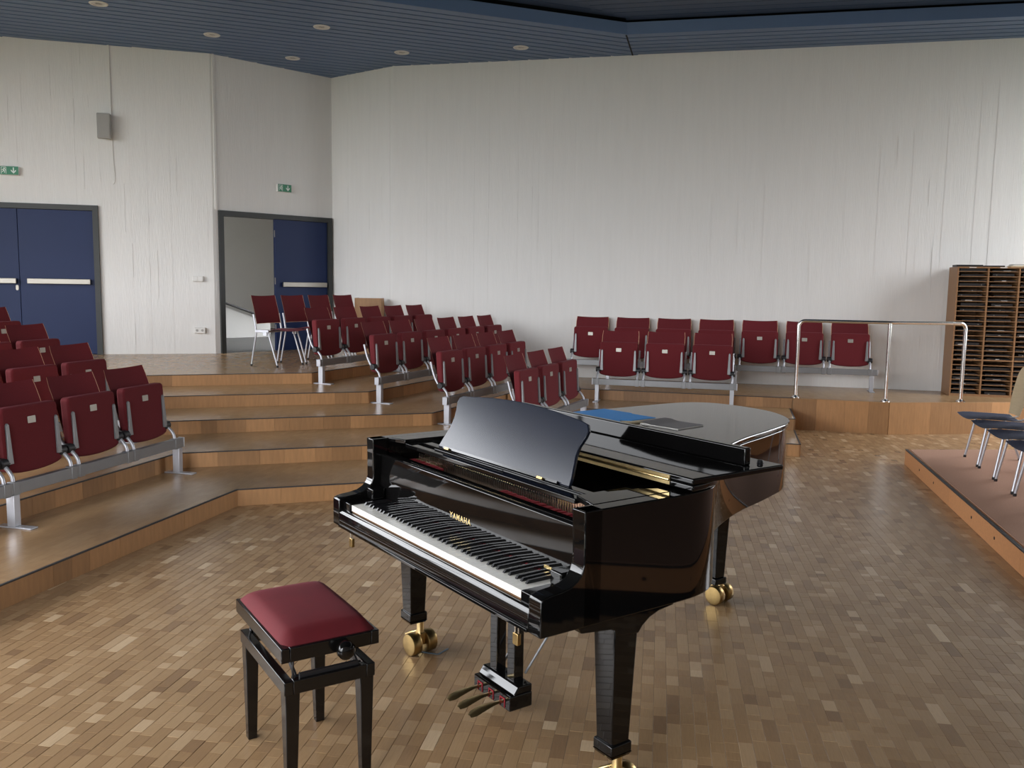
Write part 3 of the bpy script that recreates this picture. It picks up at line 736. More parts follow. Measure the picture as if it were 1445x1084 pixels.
# ================================================================== GRAND PIANO
PX, PY, TH = -.3331, 3.069, -.9599
def piano():
    T = thing('grand_piano', 'black lacquered grand piano with raised music desk and folded-back lid front', 'piano', (PX, PY, 0), TH)
    W = .745; ZB, ZT = .643, 1.003
    # rim outline, treble front round the bent side and tail to the bass front
    ctrl = [(.745,.16),(.745,.40),(.745,.58),(.735,.68),(.70,.770),(.63,.850),(.54,.935),(.44,1.05),(.35,1.18),(.27,1.34),(.20,1.52),(.145,1.70),(.095,1.85),(.045,1.98),(-.035,2.10),(-.16,2.195),(-.30,2.25),(-.48,2.262),(-.62,2.235),(-.705,2.165),(-.740,2.05),(-.745,1.9)]
    out = [Vector((p.x, p.y)) for p in smooth_path([(x, y, 0) for x, y in ctrl], 3)] + [Vector((-.745, .16))]
    def offset(pts, d):
        r = []
        for i, p in enumerate(pts):
            t = (pts[min(i+1, len(pts)-1)] - pts[max(i-1, 0)]).normalized(); r.append(p + Vector((-t.y, t.x))*d)
        return r
    inn = offset(out, .055)
    def ring(outer, inner, z0, z1):
        n = len(outer); V = []
        for i in range(n):
            k = min(1, max(0, (outer[i].y-.74)/.22)); zb = z0 + .058*k*k*(3-2*k)
            for p in (outer[i], inner[i]):
                V += [(p.x, p.y, zb), (p.x, p.y, z1)]
        F = []
        for i in range(n-1):
            a, b = 4*i, 4*i+4
            F += [(a, b, b+1, a+1), (a+2, a+3, b+3, b+2), (a+1, b+1, b+3, a+3), (a, a+2, b+2, b)]
        F += [(0,1,3,2), (4*n-4, 4*n-2, 4*n-1, 4*n-3)]
        return MB().add(V, F)
    rim = ring(out, inn, ZB, ZT).build('rim', PBLACK, T, bevel=.004, smooth=40)
    # underside and soundboard level, iron plate inside
    body = [(p.x, p.y) for p in inn]
    MB().prism(body, 'z', ZB+.07, ZB+.10).build('bottom_board', PSATIN, T, smooth=0)
    plate = [(x, y) for x, y in body if y > 1.06]; plate = plate + [(-.69, 1.06)]
    MB().box(-.69, .62, .44, .84, .88, .93).build('interior_shade_cover', PSATIN, T, smooth=0)  # black cover added over the gold plate, standing in for shade under the lid
    MB().box(.30, .56, .405, .44, .90, .925).build('plate_edge', GOLDP, T, smooth=0)
    MB().prism(plate, 'z', .90, .925).build('iron_plate', GOLDP, T, smooth=0)
    # cheeks (arms) at both ends of the keyboard
    prof = [(0,ZB),(0,.752),(.006,.762),(.033,.768),(.075,.772),(.110,.779),(.135,.793),(.152,.812),(.160,.835),(.162,.87),(.160,.941),(.158,ZT),(.23,ZT),(.23,ZB)]
    for x0, x1 in ((-W, -W+.062), (W-.062, W)):
        MB().prism(prof, 'x', x0, x1).build('cheek', PBLACK, T, bevel=.004, seg=3, smooth=50)
    for sx in (-1, 1):      # key blocks between cheeks and keys
        a, b = sorted((sx*.6165, sx*(W-.063)))
        kb = MB().box(a, b, .018, .20, .70, .752).build('key_block', PBLACK, T, bevel=.004, seg=3)
        MB().box(a+.004, b-.004, .125, .185, .752, .800).build('fallboard_block', PBLACK, kb, bevel=.006, seg=3)
    # key bed, key slip
    MB().box(-W+.063, W-.063, .012, .62, ZB, .69).build('key_bed', PBLACK, T, bevel=.003)
    ks = MB().prism([(-.0,ZB+.0),(-.0,.700),(.006,.708),(.010,.716),(.017,.718),(.0215,.716),(.0215,ZB+.0)], 'x', -W+.063, W-.063).build('key_slip', PBLACK, T, bevel=.0015, smooth=60)
    MB().box(-W+.064, W-.064, -.006, 0, ZB-.0, ZB+.012).build('slip_moulding', PBLACK, ks, bevel=.002)
    # keys
    kf = MB().box(-.615, .615, .03, .24, .690, .722).build('key_frame', WOODIN, T, smooth=0)
    ww = 1.225/52; wm = MB().prism([(-ww/2+.0005, .0262),(ww/2-.0005, .0262),(ww/2-.0005, .190),(-ww/2+.0005, .190)], 'z', .7222, .7464).mesh('white_key', IVORY, 0)
    bmh = MB(); bw = .0105
    bmh.add([(-bw/2,.072,.747),(bw/2,.072,.747),(bw/2,.190,.747),(-bw/2,.190,.747),(-bw/2+.0008,.080,.7575),(bw/2-.0008,.080,.7575),(bw/2-.0008,.190,.7585),(-bw/2+.0008,.190,.7585)],
            [(0,3,2,1),(4,5,6,7),(0,1,5,4),(1,2,6,5),(2,3,7,6),(3,0,4,7)])
    bm_ = bmh.mesh('black_key', EBONY, 0)
    for i in range(52):
        x = -.6125 + ww*(i+.5)
        o = bpy.data.objects.new('white_key', wm); COL.objects.link(o); o.parent = kf; o.location = (x, 0, 0)
        note = (i + 5) % 7       # A=5 counting from C=0
        if i < 51 and note in (0, 1, 3, 4, 5):
            sh = {0: -.003, 1: .003, 3: -.004, 4: 0, 5: .004}[note]
            o = bpy.data.objects.new('black_key', bm_); COL.objects.link(o); o.parent = kf; o.location = (x + ww/2 + sh, 0, 0)
    MB().box(-.614, .614, .186, .194, .744, .7495).build('name_felt', REDFELT, T, smooth=0)
    # fallboard standing open, with gold letters
    fb = MB().prism([(.190,.7505),(.196,.932),(.203,.938),(.222,.936),(.224,.925),(.214,.7505)], 'x', -W+.064, W-.064).build('fallboard', PBLACK, T, bevel=.003, seg=3, smooth=60)
    def text(body, size, x, y, z, sx, name, mat, parent, rx=pi/2, ext=.0006, bold=0):
        cu = bpy.data.curves.new(name, 'FONT'); cu.body = body; cu.size = size; cu.align_x = 'CENTER'; cu.extrude = ext; cu.offset = bold; cu.space_character = sx
        ob = bpy.data.objects.new(name, cu); COL.objects.link(ob)
        dg = bpy.context.evaluated_depsgraph_get(); dg.update()
        me = bpy.data.meshes.new_from_object(ob.evaluated_get(dg)); bpy.data.objects.remove(ob); me.materials.clear(); me.materials.append(mat)
        o2 = bpy.data.objects.new(name, me); COL.objects.link(o2); o2.parent = parent; o2.location = (x, y, z); o2.rotation_euler = (rx, 0, 0); return o2
    text('YAMAHA', .030, -.018, .1913, .793, 1.30, 'maker_lettering', GOLDL, fb, rx=pi/2 - .033, bold=.0007)
    # small gold badge at the treble end, lettering too small to read
    m = MB(); r = random.Random(5); x = .508
    while x < .585:
        wd = r.uniform(.004, .008); m.box(x, x+wd, .1885, .1906, .762, .762+r.uniform(.006, .011)); x += wd + .0015
    m.build('gold_badge', GOLDL, fb)
    # rail behind the fallboard, then the action seen below the desk
    MB().box(-W+.064, W-.064, .235, .262, .88, .931).build('action_rail', PBLACK, T, bevel=.003)
    MB().box(-.68, .68, .262, .44, .80, .893).build('action_frame', WOODIN, T, smooth=0)
    m = MB(); r = random.Random(9)
    for i in range(88):
        x = -.60 + 1.2*i/87
        if -.36 < x < .08: continue
        m.box(x-.0045, x+.0045, .292, .322, .893, .915 + r.uniform(0,.004))
    o = m.build('damper_felts', REDFELT, T, smooth=0); o['kind'] = 'stuff'
    m = MB()
    for i in range(88):
        x = -.60 + 1.2*i/87
        for q in range(2): m.cyl((x+.002*q, .34+.03*q, .893), (x+.002*q, .34+.03*q, .94), .002, 6)
    o = m.build('tuning_pins', CHROME, T); o['kind'] = 'stuff'
    MB().box(-.62, -.45, .335, .42, .893, .912).build('plate_corner', GOLDP, T)
    MB().box(.40, .60, .385, .40, .893, .935).build('pin_strip', EDGE_W, T)
    # ledges beside the desk
    MB().prism([(.565,.27),(.69,.235),(.69,.66),(.60,.50)], 'z', .985, 1.004).build('treble_ledge', PBLACK, T, bevel=.003)
    MB().prism([(-.69,.235),(-.60,.27),(-.60,.62),(-.69,.62)], 'z', .985, 1.004).build('bass_ledge', PBLACK, T, bevel=.003)
    # music desk on its sliding frame
    fr = MB().box(-.595, .56, .268, .300, .972, .990)
    fr.box(-.595, .56, .335, .375, .974, .992); fr.box(-.595, -.555, .30, .60, .972, .990); fr.box(.52, .56, .30, .60, .972, .990)
    MB_o = fr.build('desk_frame', PBLACK, T, bevel=.003)
    MB().cyl((-.40, .302, .994), (.10, .302, .994), .0025, 8).build('desk_rod', BLACKP, MB_o)
    pts = [(-.455,.0),(.425,.0),(.424,.03),(.412,.07),(.400,.11),(.398,.145),(.410,.180),(.412,.205),(.395,.228),(.355,.236),(.28,.243),(.17,.252),(.05,.258),(-.03,.259),(-.11,.258),(-.23,.252),(-.32,.244),(-.38,.238),(-.43,.236),(-.452,.225),(-.457,.205),(-.440,.17),(-.428,.13),(-.430,.09),(-.442,.05)]
    dk = MB().prism([(x, z) for x, z in pts], 'y', 0, .014).build('music_desk', PDESK, T, bevel=.003, seg=3, smooth=30)
    dk.location = (0, .350, .993); dk.rotation_euler = (-radians(27), 0, 0)
    dk2 = MB().box(-.40, .37, -.010, .0, -.003, .006).build('desk_lip', PSATIN, dk)
    for x in (-.36, .28): MB().box(x-.016, x+.016, -.018, -.008, -.006, .002).build('desk_hinge', BRASS_D, dk)
    for x in (-.22, .2):
        MB().bar((x, .42, .992), (x, .445, 1.13), .02, .008, upv=(0,1,0)).build('desk_prop', PSATIN, T)
    # lid: main leaf, front leaf folded back onto it
    lo = offset(out, -.012); lid = [(p.x, p.y) for p in lo if p.y > .60]
    lid = [(.757, .60)] + lid + [(-.757, .60)]
    ZL = 1.010
    ld = MB().prism(lid, 'z', ZL, ZL+.022).build('lid', PBLACK, T, bevel=.006, seg=3, smooth=30)
    fl = MB().box(-.757, .757, .60, 1.058, ZL+.0235, ZL+.044).build('lid_front', PBLACK, T, bevel=.005, seg=3)
    MB().box(-.665, .703, .915, .945, ZL+.044, ZL+.107).build('lid_lip', PBLACK, fl, bevel=.005, seg=3)
    MB().lathe([(.0,.014),(.008,.013),(.011,.008),(.010,.002),(.013,0)], (.70, 1.0, ZL+.044), 'z', 14).build('rubber_button', BLACKP, fl)
    hg = MB(); hg.box(-.72, .655, .5965, .600, ZL+.006, ZL+.038)
    hb = hg.build('lid_hinge', BRASS, T)
    n = 55
    m = MB()
    for i in range(n):
        x0 = -.72 + 1.375*i/n; m.cyl((x0+.0008, .5945, ZL+.0228), (x0+1.375/n-.0008, .5945, ZL+.0228), .0045, 8)
    o = m.build('hinge_knuckles', BRASS, hb); o['kind'] = 'stuff'
    # legs
    def caster(cx, cy, zt, ang, name='caster'):
        c = MB().lathe([(.020, .095), (.017, .105), (.017, zt+.002)], (0, 0, 0), 'z', 16).build(name, BRASS, T); c.location = (cx, cy, 0); c.rotation_euler = (0, 0, ang)
        MB().box(-.022, .022, -.016, .016, .042, .100).build('fork', BRASS_D, c, bevel=.005)
        MB().cyl((0, -.052, .0502), (0, .052, .0502), .010, 12).build('axle', BRASS, c)
        for s in (-1, 1):
            a, b = sorted((s*.016, s*.066))
            MB().lathe([(.0,a),(.036,a),(.047,a+.002),(.050,a+.006),(.050,b-.006),(.047,b-.002),(.032,b-.001),(.030,b-.004),(.0,b-.004)], (0,0,.0502), 'y', 28).build('wheel', BRASS_D, c, smooth=40)
        MB().tube([(-.014, .012, .100), (-.045, -.020, .088), (-.075, -.030, .070)], .005, 8).build('brake_lever', BRASS, c)
    def leg(cx, cy):
        bk = [(cy-.20,ZB+.003),(cy-.185,.618),(cy-.05,.603),(cy-.045,.58),(cy+.052,.568),(cy+.07,.590),(cy+.10,.611),(cy+.14,.625),(cy+.205,.632),(cy+.212,ZB+.003)]
        m = MB().prism(bk, 'x', cx-.052, cx+.052); m.taper((cx,cy), .078, .072, .195, (cx,cy), .102, .100, .60)
        l = m.build('leg', PBLACK, T, bevel=.004, smooth=30)
        MB().taper((cx,cy), .078, .074, .158, (cx,cy), .092, .088, .170).build('leg_foot', PBLACK, l)
        MB().box(cx-.046, cx+.046, cy-.044, cy+.044, .170, .206).build('leg_cuff', PBLACK, l, bevel=.005, seg=3)
        return l
    leg(.680, .352); caster(.680, .375, .158, .2)
    leg(-.668, .352); caster(-.668, .385, .158, .1)
    m = MB().taper((-.365,2.0), .066, .066, .150, (-.365,2.0), .100, .100, ZB+.003); m.box(-.42, -.31, 1.90, 2.10, ZB-.03, ZB+.003)
    l = m.build('leg', PBLACK, T, bevel=.004, smooth=30)
    MB().box(-.365-.042, -.365+.042, 1.958, 2.042, .115, .150).build('leg_cuff', PBLACK, l, bevel=.005, seg=3)
    caster(-.362, 2.035, .115, .15)
    # pedal lyre
    ly = MB().box(-.126, .126, .33, .435, .064, .122); ly.prism([(.350,.122),(.362,.138),(.372,.152),(.435,.152),(.435,.122)], 'x', -.124, .124)
    lyre = ly.build('pedal_box', PBLACK, T, bevel=.004, smooth=0)
    for x in (-.060, .060): MB().taper((x, .400), .050, .044, .150, (x, .400), .050, .044, ZB+.002).build('lyre_post', PBLACK, T, bevel=.003)
    for x in (-.078, .0, .078):
        G = []
        for i in range(9):
            k = i/8; y = .335 - .155*k; hw = .013 + .012*math.sin(max(0, (k-.2)/.8)*pi*.62)
            if i == 8: hw *= .55
            z = .094 + .004*math.sin(k*pi) - .020*k*k
            G.append([Vector((x + (-1+2*j/4)*hw, y, z - .004*(-1+2*j/4)**2)) for j in range(5)])
        p = MB().slab(G, -.017).build('pedal', BRASS, lyre, bevel=.002, smooth=60)
        m = MB(); m.box(x-.017, x-.013, .327, .332, .070, .104); m.box(x+.013, x+.017, .327, .332, .070, .104); m.box(x-.017, x+.017, .327, .332, .102, .107)
        m.build('pedal_felt', REDFELT, lyre)
    for x in (-.07, .07): MB().cyl((x, .44, .17), (x*1.6, .80, ZB+.01), .005, 10).build('lyre_brace', GREYM, T)
    for x, y in ((.03, .43), (.05, .43)): MB().cyl((x, y, .18), (x, y, ZB), .0045, 8).build('pedal_rod', BRASS_D, T)
    # small padlocks hung under the key bed
    for x, s in ((-.62, 1.0), (.585, 1.0)):
        lk = MB().prism(rrect(x-.014, x+.014, ZB-.078, ZB-.040, .004, 3), 'y', .022, .036).build('padlock', BRASS_D, T, bevel=.002)
        pts = [(x-.009, .029, ZB-.042)] + [(x + .009*cos(radians(a)), .029, ZB-.020 + .012*sin(radians(a))) for a in range(180, -1, -30)] + [(x+.009, .029, ZB-.042)]
        MB().tube(pts, .0025, 8).build('shackle', CHROME, lk)
        MB().tube([(x-.006,.029,ZB-.010),(x,.029,ZB+.002),(x+.006,.029,ZB-.010)], .002, 8).build('screw_eye', CHROME, lk)
    return T
piano()
def ploc(x, y): c, s = cos(TH), sin(TH); return (PX + c*x - s*y, PY + s*x + c*y)
# things lying on the lid
ZLID = 1.0325
def flat_thing(name, label, cat, poly, z0, z1, mat, loc, rz):
    return tag(MB().prism(poly, 'z', z0, z1).build(name, mat, None, smooth=0, loc=loc, rotz=rz), label, cat)
x, y = ploc(-.44, 1.36)
bf = thing('paper_folder', 'bright blue folder with brown papers lying on the piano lid', 'folder', (x, y, ZLID), TH + .05)
MB().box(-.24, .13, -.10, .12, 0, .008).build('papers', CREAMP, bf, smooth=0)
MB().prism([(-.25,-.10),(.06,-.115),(.095,-.10),(.07,-.07),(.105,-.03),(.11,.13),(-.05,.125),(-.06,.14),(-.25,.13)], 'z', .0083, .012).build('cover', BLUEP, bf, smooth=0)
x, y = ploc(-.20, 1.46)
mg = thing('magazine', 'dark slate magazine lying beside the blue folder on the piano lid', 'magazine', (x, y, ZLID), TH + .12)
MB().box(-.10, .12, -.10, .09, 0, .004).build('pages', PAPER, mg, smooth=0)
G = [[Vector((-.11 + .23*i/6, -.105 + .20*j/3, .0045 + .010*max(0, 1-abs(i-.5)/1.5))) for j in range(4)] for i in range(7)]
MB().slab(G, .0012).build('cover', SLATE, mg)
# tape outline on the floor round the bass side caster
x, y = ploc(-.66, .42); m = MB()
for a, b in (((-.03,-.05),(.06,.02)), ((.06,.02),(.03,.09))):
    m.bar((a[0],a[1],.0016), (b[0],b[1],.0016), .010, .001)
tag(m.build('floor_tape', TAPE, None, smooth=0, loc=(x, y, 0), rotz=TH), 'thin blue-grey tape outline on the parquet round a piano caster', 'tape')

# ================================================================== PIANO BENCH
def bench():
    a = radians(-57.5); T = thing('piano_bench', 'black adjustable piano bench with red velvet cushion', 'bench', (-.712, 2.945, 0), a)
    hx, hy = .262, .166
    # upper seat frame and cushion
    z0, z1 = .475, .523
    for nm, b in (('seat_rail', (-hx, hx, -hy, -hy+.028)), ('seat_rail', (-hx, hx, hy-.028, hy)), ('seat_rail', (-hx, -hx+.028, -hy+.028, hy-.028)), ('seat_rail', (hx-.028, hx, -hy+.028, hy-.028))):
        MB().box(b[0], b[1], b[2], b[3], z0, z1).build(nm, PSATIN, T, bevel=.003)
    m = MB(); n = 14; cx, cy = hx-.008, hy-.008
    def top(s, t):
        e = (1-abs(s)**7)*(1-abs(t)**7); return z1 - .004 + .050*max(0, e)**.42*(.86 + .14*(1-s*s)*(1-t*t))
    V = [(cx*(-1+2*i/n), cy*(-1+2*j/n), top(-1+2*i/n, -1+2*j/n)) for i in range(n+1) for j in range(n+1)]
    def warp(v):
        return v
    F = [(i*(n+1)+j, (i+1)*(n+1)+j, (i+1)*(n+1)+j+1, i*(n+1)+j+1) for i in range(n) for j in range(n)]
    m.add(V, F); m.box(-cx, cx, -cy, cy, z1-.03, z1-.003)
    cu = m.build('cushion', VELVET, T, smooth=70)
    sd = cu.modifiers.new('sub', 'SUBSURF'); sd.levels = 0; sd.render_levels = 0
    # lower frame
    w0, w1 = .362, .408; lx, ly = .253, .155
    for b in ((-lx, lx, -ly, -ly+.030), (-lx, lx, ly-.030, ly), (-lx, -lx+.030, -ly+.030, ly-.030), (lx-.030, lx, -ly+.030, ly-.030)):
        MB().box(b[0], b[1], b[2], b[3], w0, w1).build('apron', PSATIN, T, bevel=.003)
    for sx in (-1, 1):
        for sy in (-1, 1):
            MB().taper((sx*(lx-.030), sy*(ly-.026)), .032, .032, 0, (sx*(lx-.028), sy*(ly-.028)), .050, .048, w0+.002).build('leg', PSATIN, T, bevel=.002)
    # scissor mechanism and height knob
    for sy in (-1, 1):
        y = sy*.105
        for sx in (-1, 1):
            MB().bar((sx*.215, y, w1-.005), (sx*.05, y, z0+.01), .006, .020).build('lift_arm', BLACKP, T)
            MB().cyl((sx*.215, y-.012, w1-.008), (sx*.215, y+.012, w1-.008), .010, 12).build('lift_pivot', BLACKP, T)
    for sx in (-1, 1):
        MB().box(sx*.235-.006, sx*.235+.006, -.10, .10, w1-.004, w1+.014).build('lift_bracket', BLACKP, T)
        MB().tube([(sx*.238,-.12,z0+.002),(sx*.243,-.125,w1+.03),(sx*.236,-.12,w1)], .004, 6).build('stop_wire', BLACKP, T)
    MB().lathe([(.0,0),(.010,0),(.010,.014),(.024,.016),(.030,.024),(.030,.042),(.022,.054),(.0,.057)], (hx, .035, .492), 'x', 24).build('height_knob', PBLACK, T, smooth=50)
    return T
bench()
# ================================================================== HANDRAIL
def handrail():
    T = thing('steel_handrail', 'polished steel handrail with three posts on the step edge', 'handrail', (0, 0, 3*STEP))
    a, b, c = Vector((3.41, 10.46)), Vector((4.385, 10.205)), Vector((5.31, 10.29)); H = .925; r = .021
    d0 = (b-a).normalized(); d1 = (c-b).normalized(); R = .07
    path = [(a.x, a.y, .012), (a.x, a.y, H-R)] + [(a.x + d0.x*R*(1-cos(t)), a.y + d0.y*R*(1-cos(t)), H-R + R*sin(t)) for t in [pi/2*i/6 for i in range(1, 7)]]
    path += [(b.x-d0.x*.05, b.y-d0.y*.05, H), (b.x, b.y, H), (b.x+d1.x*.05, b.y+d1.y*.05, H)]
    path += [(c.x - d1.x*R*(1-cos(t)), c.y - d1.y*R*(1-cos(t)), H-R + R*sin(t)) for t in [pi/2*i/6 for i in range(6, 0, -1)]] + [(c.x, c.y, H-R), (c.x, c.y, .012)]
    MB().tube(path, r, 14).build('rail', CHROME, T, smooth=60)
    MB().cyl((b.x, b.y, .012), (b.x, b.y, H-.01), r, 14).build('post', CHROME, T, smooth=60)
    for p in (a, b, c):
        MB().lathe([(.052,0),(.052,.008),(.036,.016),(.026,.028),(.022,.030)], (p.x, p.y, 0), 'z', 20).build('base_flange', CHROME, T, smooth=50)
handrail()

# ================================================================== PIGEONHOLE CABINET
SH = .0608; NR = 26; CW = .343; NCOL = 3; SD = .45; SHH = 1.602
cab_ang = math.atan2(uR.y, uR.x)
cab_o = uR*2.578 + nR*(-11.94)
def cab_pt(x, y, z): return (cab_o.x + uR.x*x - nR.x*y, cab_o.y + uR.y*x - nR.y*y, z)
def cabinet():
    T = thing('pigeonhole_cabinet', 'tall oak pigeonhole cabinet full of narrow slots against the white wall', 'cabinet', (cab_o.x, cab_o.y, 3*STEP), cab_ang)
    Wd = NCOL*CW + .018
    MB().box(0, .018, 0, SD, 0, SHH-.018).build('side_panel', OAK_D, T, bevel=.001); MB().box(Wd-.0, Wd+.018, 0, SD, 0, SHH-.018).build('side_panel', OAK_D, T, bevel=.001)
    MB().box(0, Wd+.018, -.004, SD, SHH-.018, SHH).build('top_panel', OAK_D, T, bevel=.001)
    MB().box(.018, Wd, SD-.008, SD, .03, SHH-.018).build('back_panel', OAK_D, T, smooth=0)
    MB().box(.018, Wd, .004, SD-.008, 0, .028).build('plinth', OAK_D, T, smooth=0)
    for c in range(1, NCOL): MB().box(c*CW, c*CW+.018, 0.0, SD-.008, .028, SHH-.018).build('divider', OAK_D, T, smooth=0)
    me = MB().box(0, CW-.018, .002, SD-.008, 0, .008).mesh('shelf_board', OAK_D, 0)
    me2 = MB().box(0, CW-.018, .0, SD-.008, 0, .016).mesh('shelf_board', OAK_D, 0)
    for c in range(NCOL):
        for r in range(1, NR):
            o = bpy.data.objects.new('shelf_board', me2 if r == 7 else me); COL.objects.link(o); o.parent = T; o.location = (.018 + c*CW, 0, .028 + (r-.13)*SH)
    for c in range(2): MB().box(.13+c*CW, .21+c*CW, -.0055, -.004, SHH-.014, SHH-.004).build('name_strip', PAPER, T, smooth=0)
    return T
cabinet()
def folders():
    rnd = random.Random(17); lib = {}
    lab = 'dark music folder lying in a slot of the oak pigeonhole cabinet'
    for c in range(NCOL):
        for r in range(NR):
            if rnd.random() < .06: continue
            wd = rnd.choice((.24, .27, .30)); h = rnd.choice((.014, .022, .032)); key = (wd, h)
            if key not in lib: lib[key] = MB().box(0, wd, 0, .20, 0, h).mesh('music_folder', DARKF, 0)
            o = bpy.data.objects.new('music_folder', lib[key]); COL.objects.link(o)
            x = .018 + c*CW + rnd.uniform(.004, CW-.022-wd); zb = .0285 if r == 0 else .028 + (r-.13)*SH + (.0162 if r == 7 else .0082)
            o.location = cab_pt(x, rnd.uniform(.012, .03), 3*STEP + zb); o.rotation_euler = (0, 0, cab_ang)
            tag(o, lab, 'folder', 'music folders in the pigeonhole cabinet')
            q = rnd.random()
            if q < .35:
                xx = rnd.uniform(.02, wd*.5); MB().box(xx, xx+rnd.uniform(.02, .10), -.0006, 0, .003, min(h-.004, .010)).build('spine_label', PAPER if q < .2 else SPKG, o, smooth=0)
            if q > .6:
                xx = rnd.uniform(.02, wd-.04); MB().cyl((xx, -.001, h*.5), (xx, .0, h*.5), .006, 10).build('spine_ring', ALU, o)
folders()
zt = 3*STEP + SHH
def on_top(name, label, cat, x, y, w_, d_, h_, mat, rz=0, z=None):
    p = cab_pt(x, y, (z if z else zt) + .0005); o = MB().box(0, w_, 0, d_, 0, h_).build(name, mat, None, bevel=.001, smooth=0, loc=p, rotz=cab_ang + rz); return tag(o, label, cat)
on_top('ring_binder', 'flat black ring binder at the outer end of the cabinet top', 'binder', -.01, .02, .30, .20, .024, DARKF, .03)
on_top('ring_binder', 'thin black binder on the cabinet top between binder and paper stack', 'binder', .31, .03, .22, .20, .016, DARKF, -.04)
for i, (h_, m_, nm) in enumerate([(.014, CREAMP, 'bottom cream booklet of the paper stack on the oak cabinet top'), (.012, PAPER, 'white booklet in the middle of the paper stack on the cabinet'), (.008, SPKG, 'grey booklet on top of the paper stack on the cabinet')]):
    on_top('booklet', nm, 'booklet', .60 + .02*i, .02 + .008*i, .31, .20, h_, m_, .04*i - .03, zt + [0, .0147, .0274][i])

# ---- oak box lectern in the far corner
def lectern():
    T = thing('oak_lectern', 'plain oak box lectern standing in the corner by the white wall', 'lectern', (-2.13, 13.03, 5*STEP), radians(-4))
    MB().box(-.18, .18, -.10, -.082, 0, .82).build('front_panel', OAK_L, T, bevel=.002)
    for s in (-1, 1): MB().box(min(s*.18, s*.198), max(s*.18, s*.198), -.10, .10, 0, .82).build('side_panel', OAK_L, T, bevel=.002)
    MB().box(-.18, .18, -.082, .10, .70, .718).build('shelf', OAK_L, T, bevel=.002); MB().box(-.18, .18, -.082, .10, .02, .038).build('bottom', OAK_L, T, bevel=.002)
lectern()

# ================================================================== WALL FITTINGS
uWA = (AB-AF).normalized(); angA = math.atan2(uWA.y, uWA.x); nWA = Vector((uWA.y, -uWA.x))
def onA(x, z, out=.0): return (x + nWA.x*out, wallA_y(x) + nWA.y*out, z)
def speaker():
    T = thing('wall_speaker', 'flat grey loudspeaker box hung high on the white concrete wall', 'speaker', onA(-5.565, 3.72, .003), angA)
    MB().prism(rrect(-.085, .085, -.165, .165, .012, 4), 'y', -.14, -.075).build('cabinet', SPKG, T, bevel=.006)
    MB().box(-.074, .074, -.145, -.14, -.152, .152).build('grille', SPKG, T, bevel=.003)
    MB().box(-.03, .03, -.076, 0, -.05, .05).build('wall_bracket', GREYM, T)
speaker()
p0 = onA(-5.50, 3.70, .012); p1 = onA(-5.50, 4.80, .012)
tag(MB().bar(p0, p1, .028, .022, upv=(nWA.x, nWA.y, 0)).build('cable_duct', WHITEP, None, smooth=0), 'thin white cable duct running up from the speaker to the ceiling', 'cable duct')
q0_, q1_ = AB + uB*.045 + nB*.012, 0
tag(MB().bar((q0_.x,q0_.y,DOOR_TOP+.01), (q0_.x,q0_.y,4.80), .03, .024, upv=(nB.x, nB.y, 0)).build('cable_duct', WHITEP, None, smooth=0), 'white cable duct rising from the open doorway frame in the wall corner', 'cable duct')
cb = [onA(-5.49, 3.58, .012), onA(-5.485, 3.3, .008), onA(-5.47, 3.08, .008), onA(-5.475, 3.0, .008), onA(-5.50, 2.965, .006)]
tag(MB().tube(smooth_path(cb, 5), .004, 6).build('loose_cable', WHITEP, None), 'loose white cable hanging on the wall below the speaker', 'cable')
def exit_sign(label, loc, ang):
    T = thing('exit_sign', label, 'exit sign', loc, ang)
    w_, h_, d_ = .225, .112, .055
    MB().box(-w_/2, w_/2, -d_, 0, -h_/2, h_/2).build('housing', WHITEP, T, bevel=.003)
    face = MB().box(-w_/2+.002, w_/2-.002, -d_-.002, -d_, -h_/2+.002, h_/2-.002).build('green_face', SIGN, T, smooth=0)
    y0, y1 = -d_-.003, -d_-.002
    def pc(name, poly): MB().prism(poly, 'y', y0, y1).build(name, SIGNW, face, smooth=0)
    # arrow pointing down
    ax = .052
    pc('arrow', [(ax-.007,.040),(ax+.007,.040),(ax+.007,-.012),(ax+.030,.012),(ax+.030,-.006),(ax,-.040),(ax-.030,-.006),(ax-.030,.012),(ax-.007,-.012)])
    # doorway with running figure
    pc('doorway', [(-.096,-.044),(-.090,-.044),(-.090,.038),(-.040,.038),(-.040,-.044),(-.034,-.044),(-.034,.044),(-.096,.044)])
    pc('figure_head', arc(-.058, .024, .0085, 0, 330, 11))
    pc('figure_body', [(-.064,.014),(-.050,.012),(-.044,-.002),(-.036,-.004),(-.036,.002),(-.040,.004),(-.048,.018),(-.078,.016),(-.086,.002),(-.081,-.001),(-.074,.009),(-.068,.009),(-.074,-.010),(-.086,-.020),(-.082,-.026),(-.066,-.014),(-.062,-.006),(-.056,-.016),(-.060,-.034),(-.053,-.036),(-.047,-.014),(-.056,.0)])
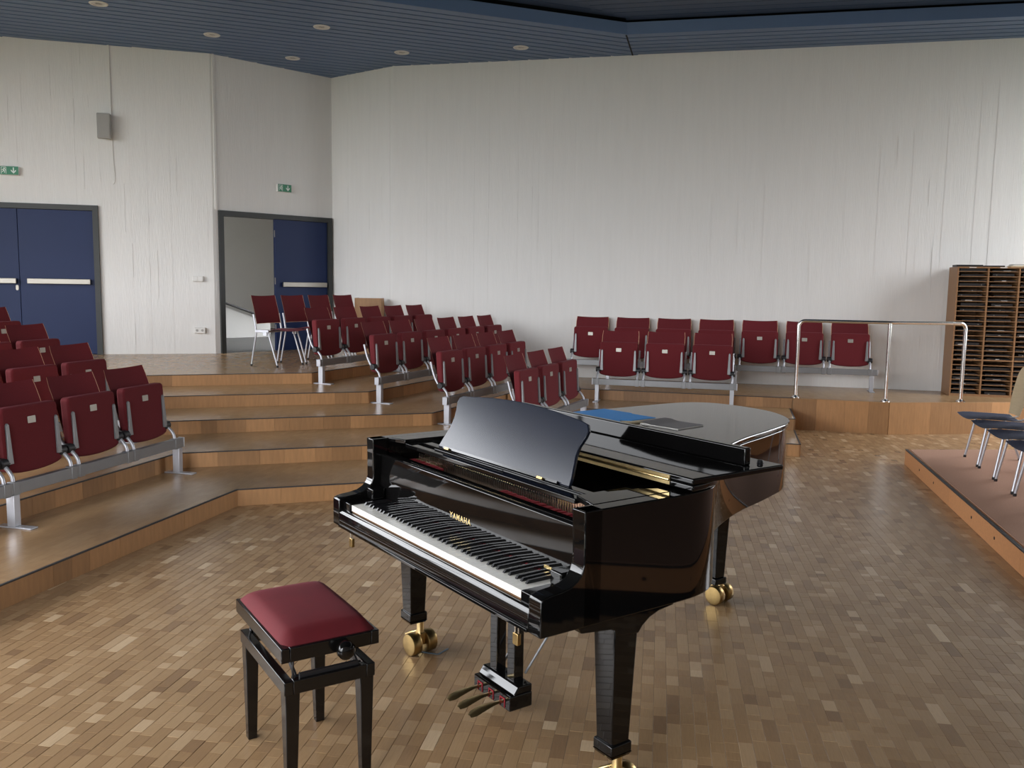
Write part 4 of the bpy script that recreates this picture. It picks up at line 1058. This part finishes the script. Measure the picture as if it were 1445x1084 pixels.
exit_sign('green emergency exit sign over the closed blue double doors', onA(-6.705, 3.085, .003), angA)
angB = math.atan2(uB.y, uB.x); sp = AB + uB*1.105 + nB*.001
exit_sign('green emergency exit sign over the half-open blue door', (sp.x, sp.y, 3.06), angB)
def plate(label, x, z, sock):
    T = thing('wall_socket' if sock else 'light_switch', label, 'socket' if sock else 'switch', onA(x, z, .003), angA)
    MB().prism(rrect(-.075, .075, -.038, .038, .006, 3), 'y', -.04, 0).build('box', WHITEP, T, bevel=.003)
    for i in (-1, 1):
        if sock:
            c = MB().lathe([(.0,-.0405),(.019,-.0405),(.022,-.043),(.025,-.043),(.026,-.040)], (i*.036, 0, 0), 'y', 20).build('outlet', WHITEP, T)
            MB().lathe([(.0,-.0412),(.017,-.0412),(.017,-.0402)], (i*.036, 0, 0), 'y', 16).build('outlet_recess', SPKG, c)
        else: MB().box(i*.036-.031, i*.036+.031, -.046, -.040, -.030, .030).build('rocker', WHITEP, T, bevel=.002)
plate('white double light switch on the concrete wall beside the doorway', -4.47, 1.70, False)
plate('white double power socket low on the concrete wall beside the doorway', -4.46, .97, True)
# ---- corridor: stair parapet with handrail
def parapet():
    a, b = Bp(-.9, 3.2), Bp(2.6, 3.2); d = b-a; L = d.length; u = d/L; ang = math.atan2(u.y, u.x)
    poly = [(0,0),(L,0),(L,.25),(1.55,.93),(1.2,1.0),(0,1.0)]
    o = MB().prism([(x, z) for x, z in poly], 'y', 0, .14).build('stair_parapet', WALL_Q, None, smooth=0, loc=(a.x, a.y, .6365), rotz=ang)
    tag(o, 'white stair parapet with sloping top seen through the doorway', 'parapet')
    T = MB().tube([(0.6,-.07,1.07),(1.2,-.07,1.07),(1.55,-.07,1.0),(L,-.07,.32)], .022, 10).build('handrail', NOSE, o)
    T['label'] = 'dark round handrail'
    for x, z in ((.8, 1.07), (1.9, .86)): MB().tube([(x, -.07, z-.015), (x, -.03, z-.06), (x, -.002, z-.07)], .007, 8).build('bracket', NOSE, T)
parapet()
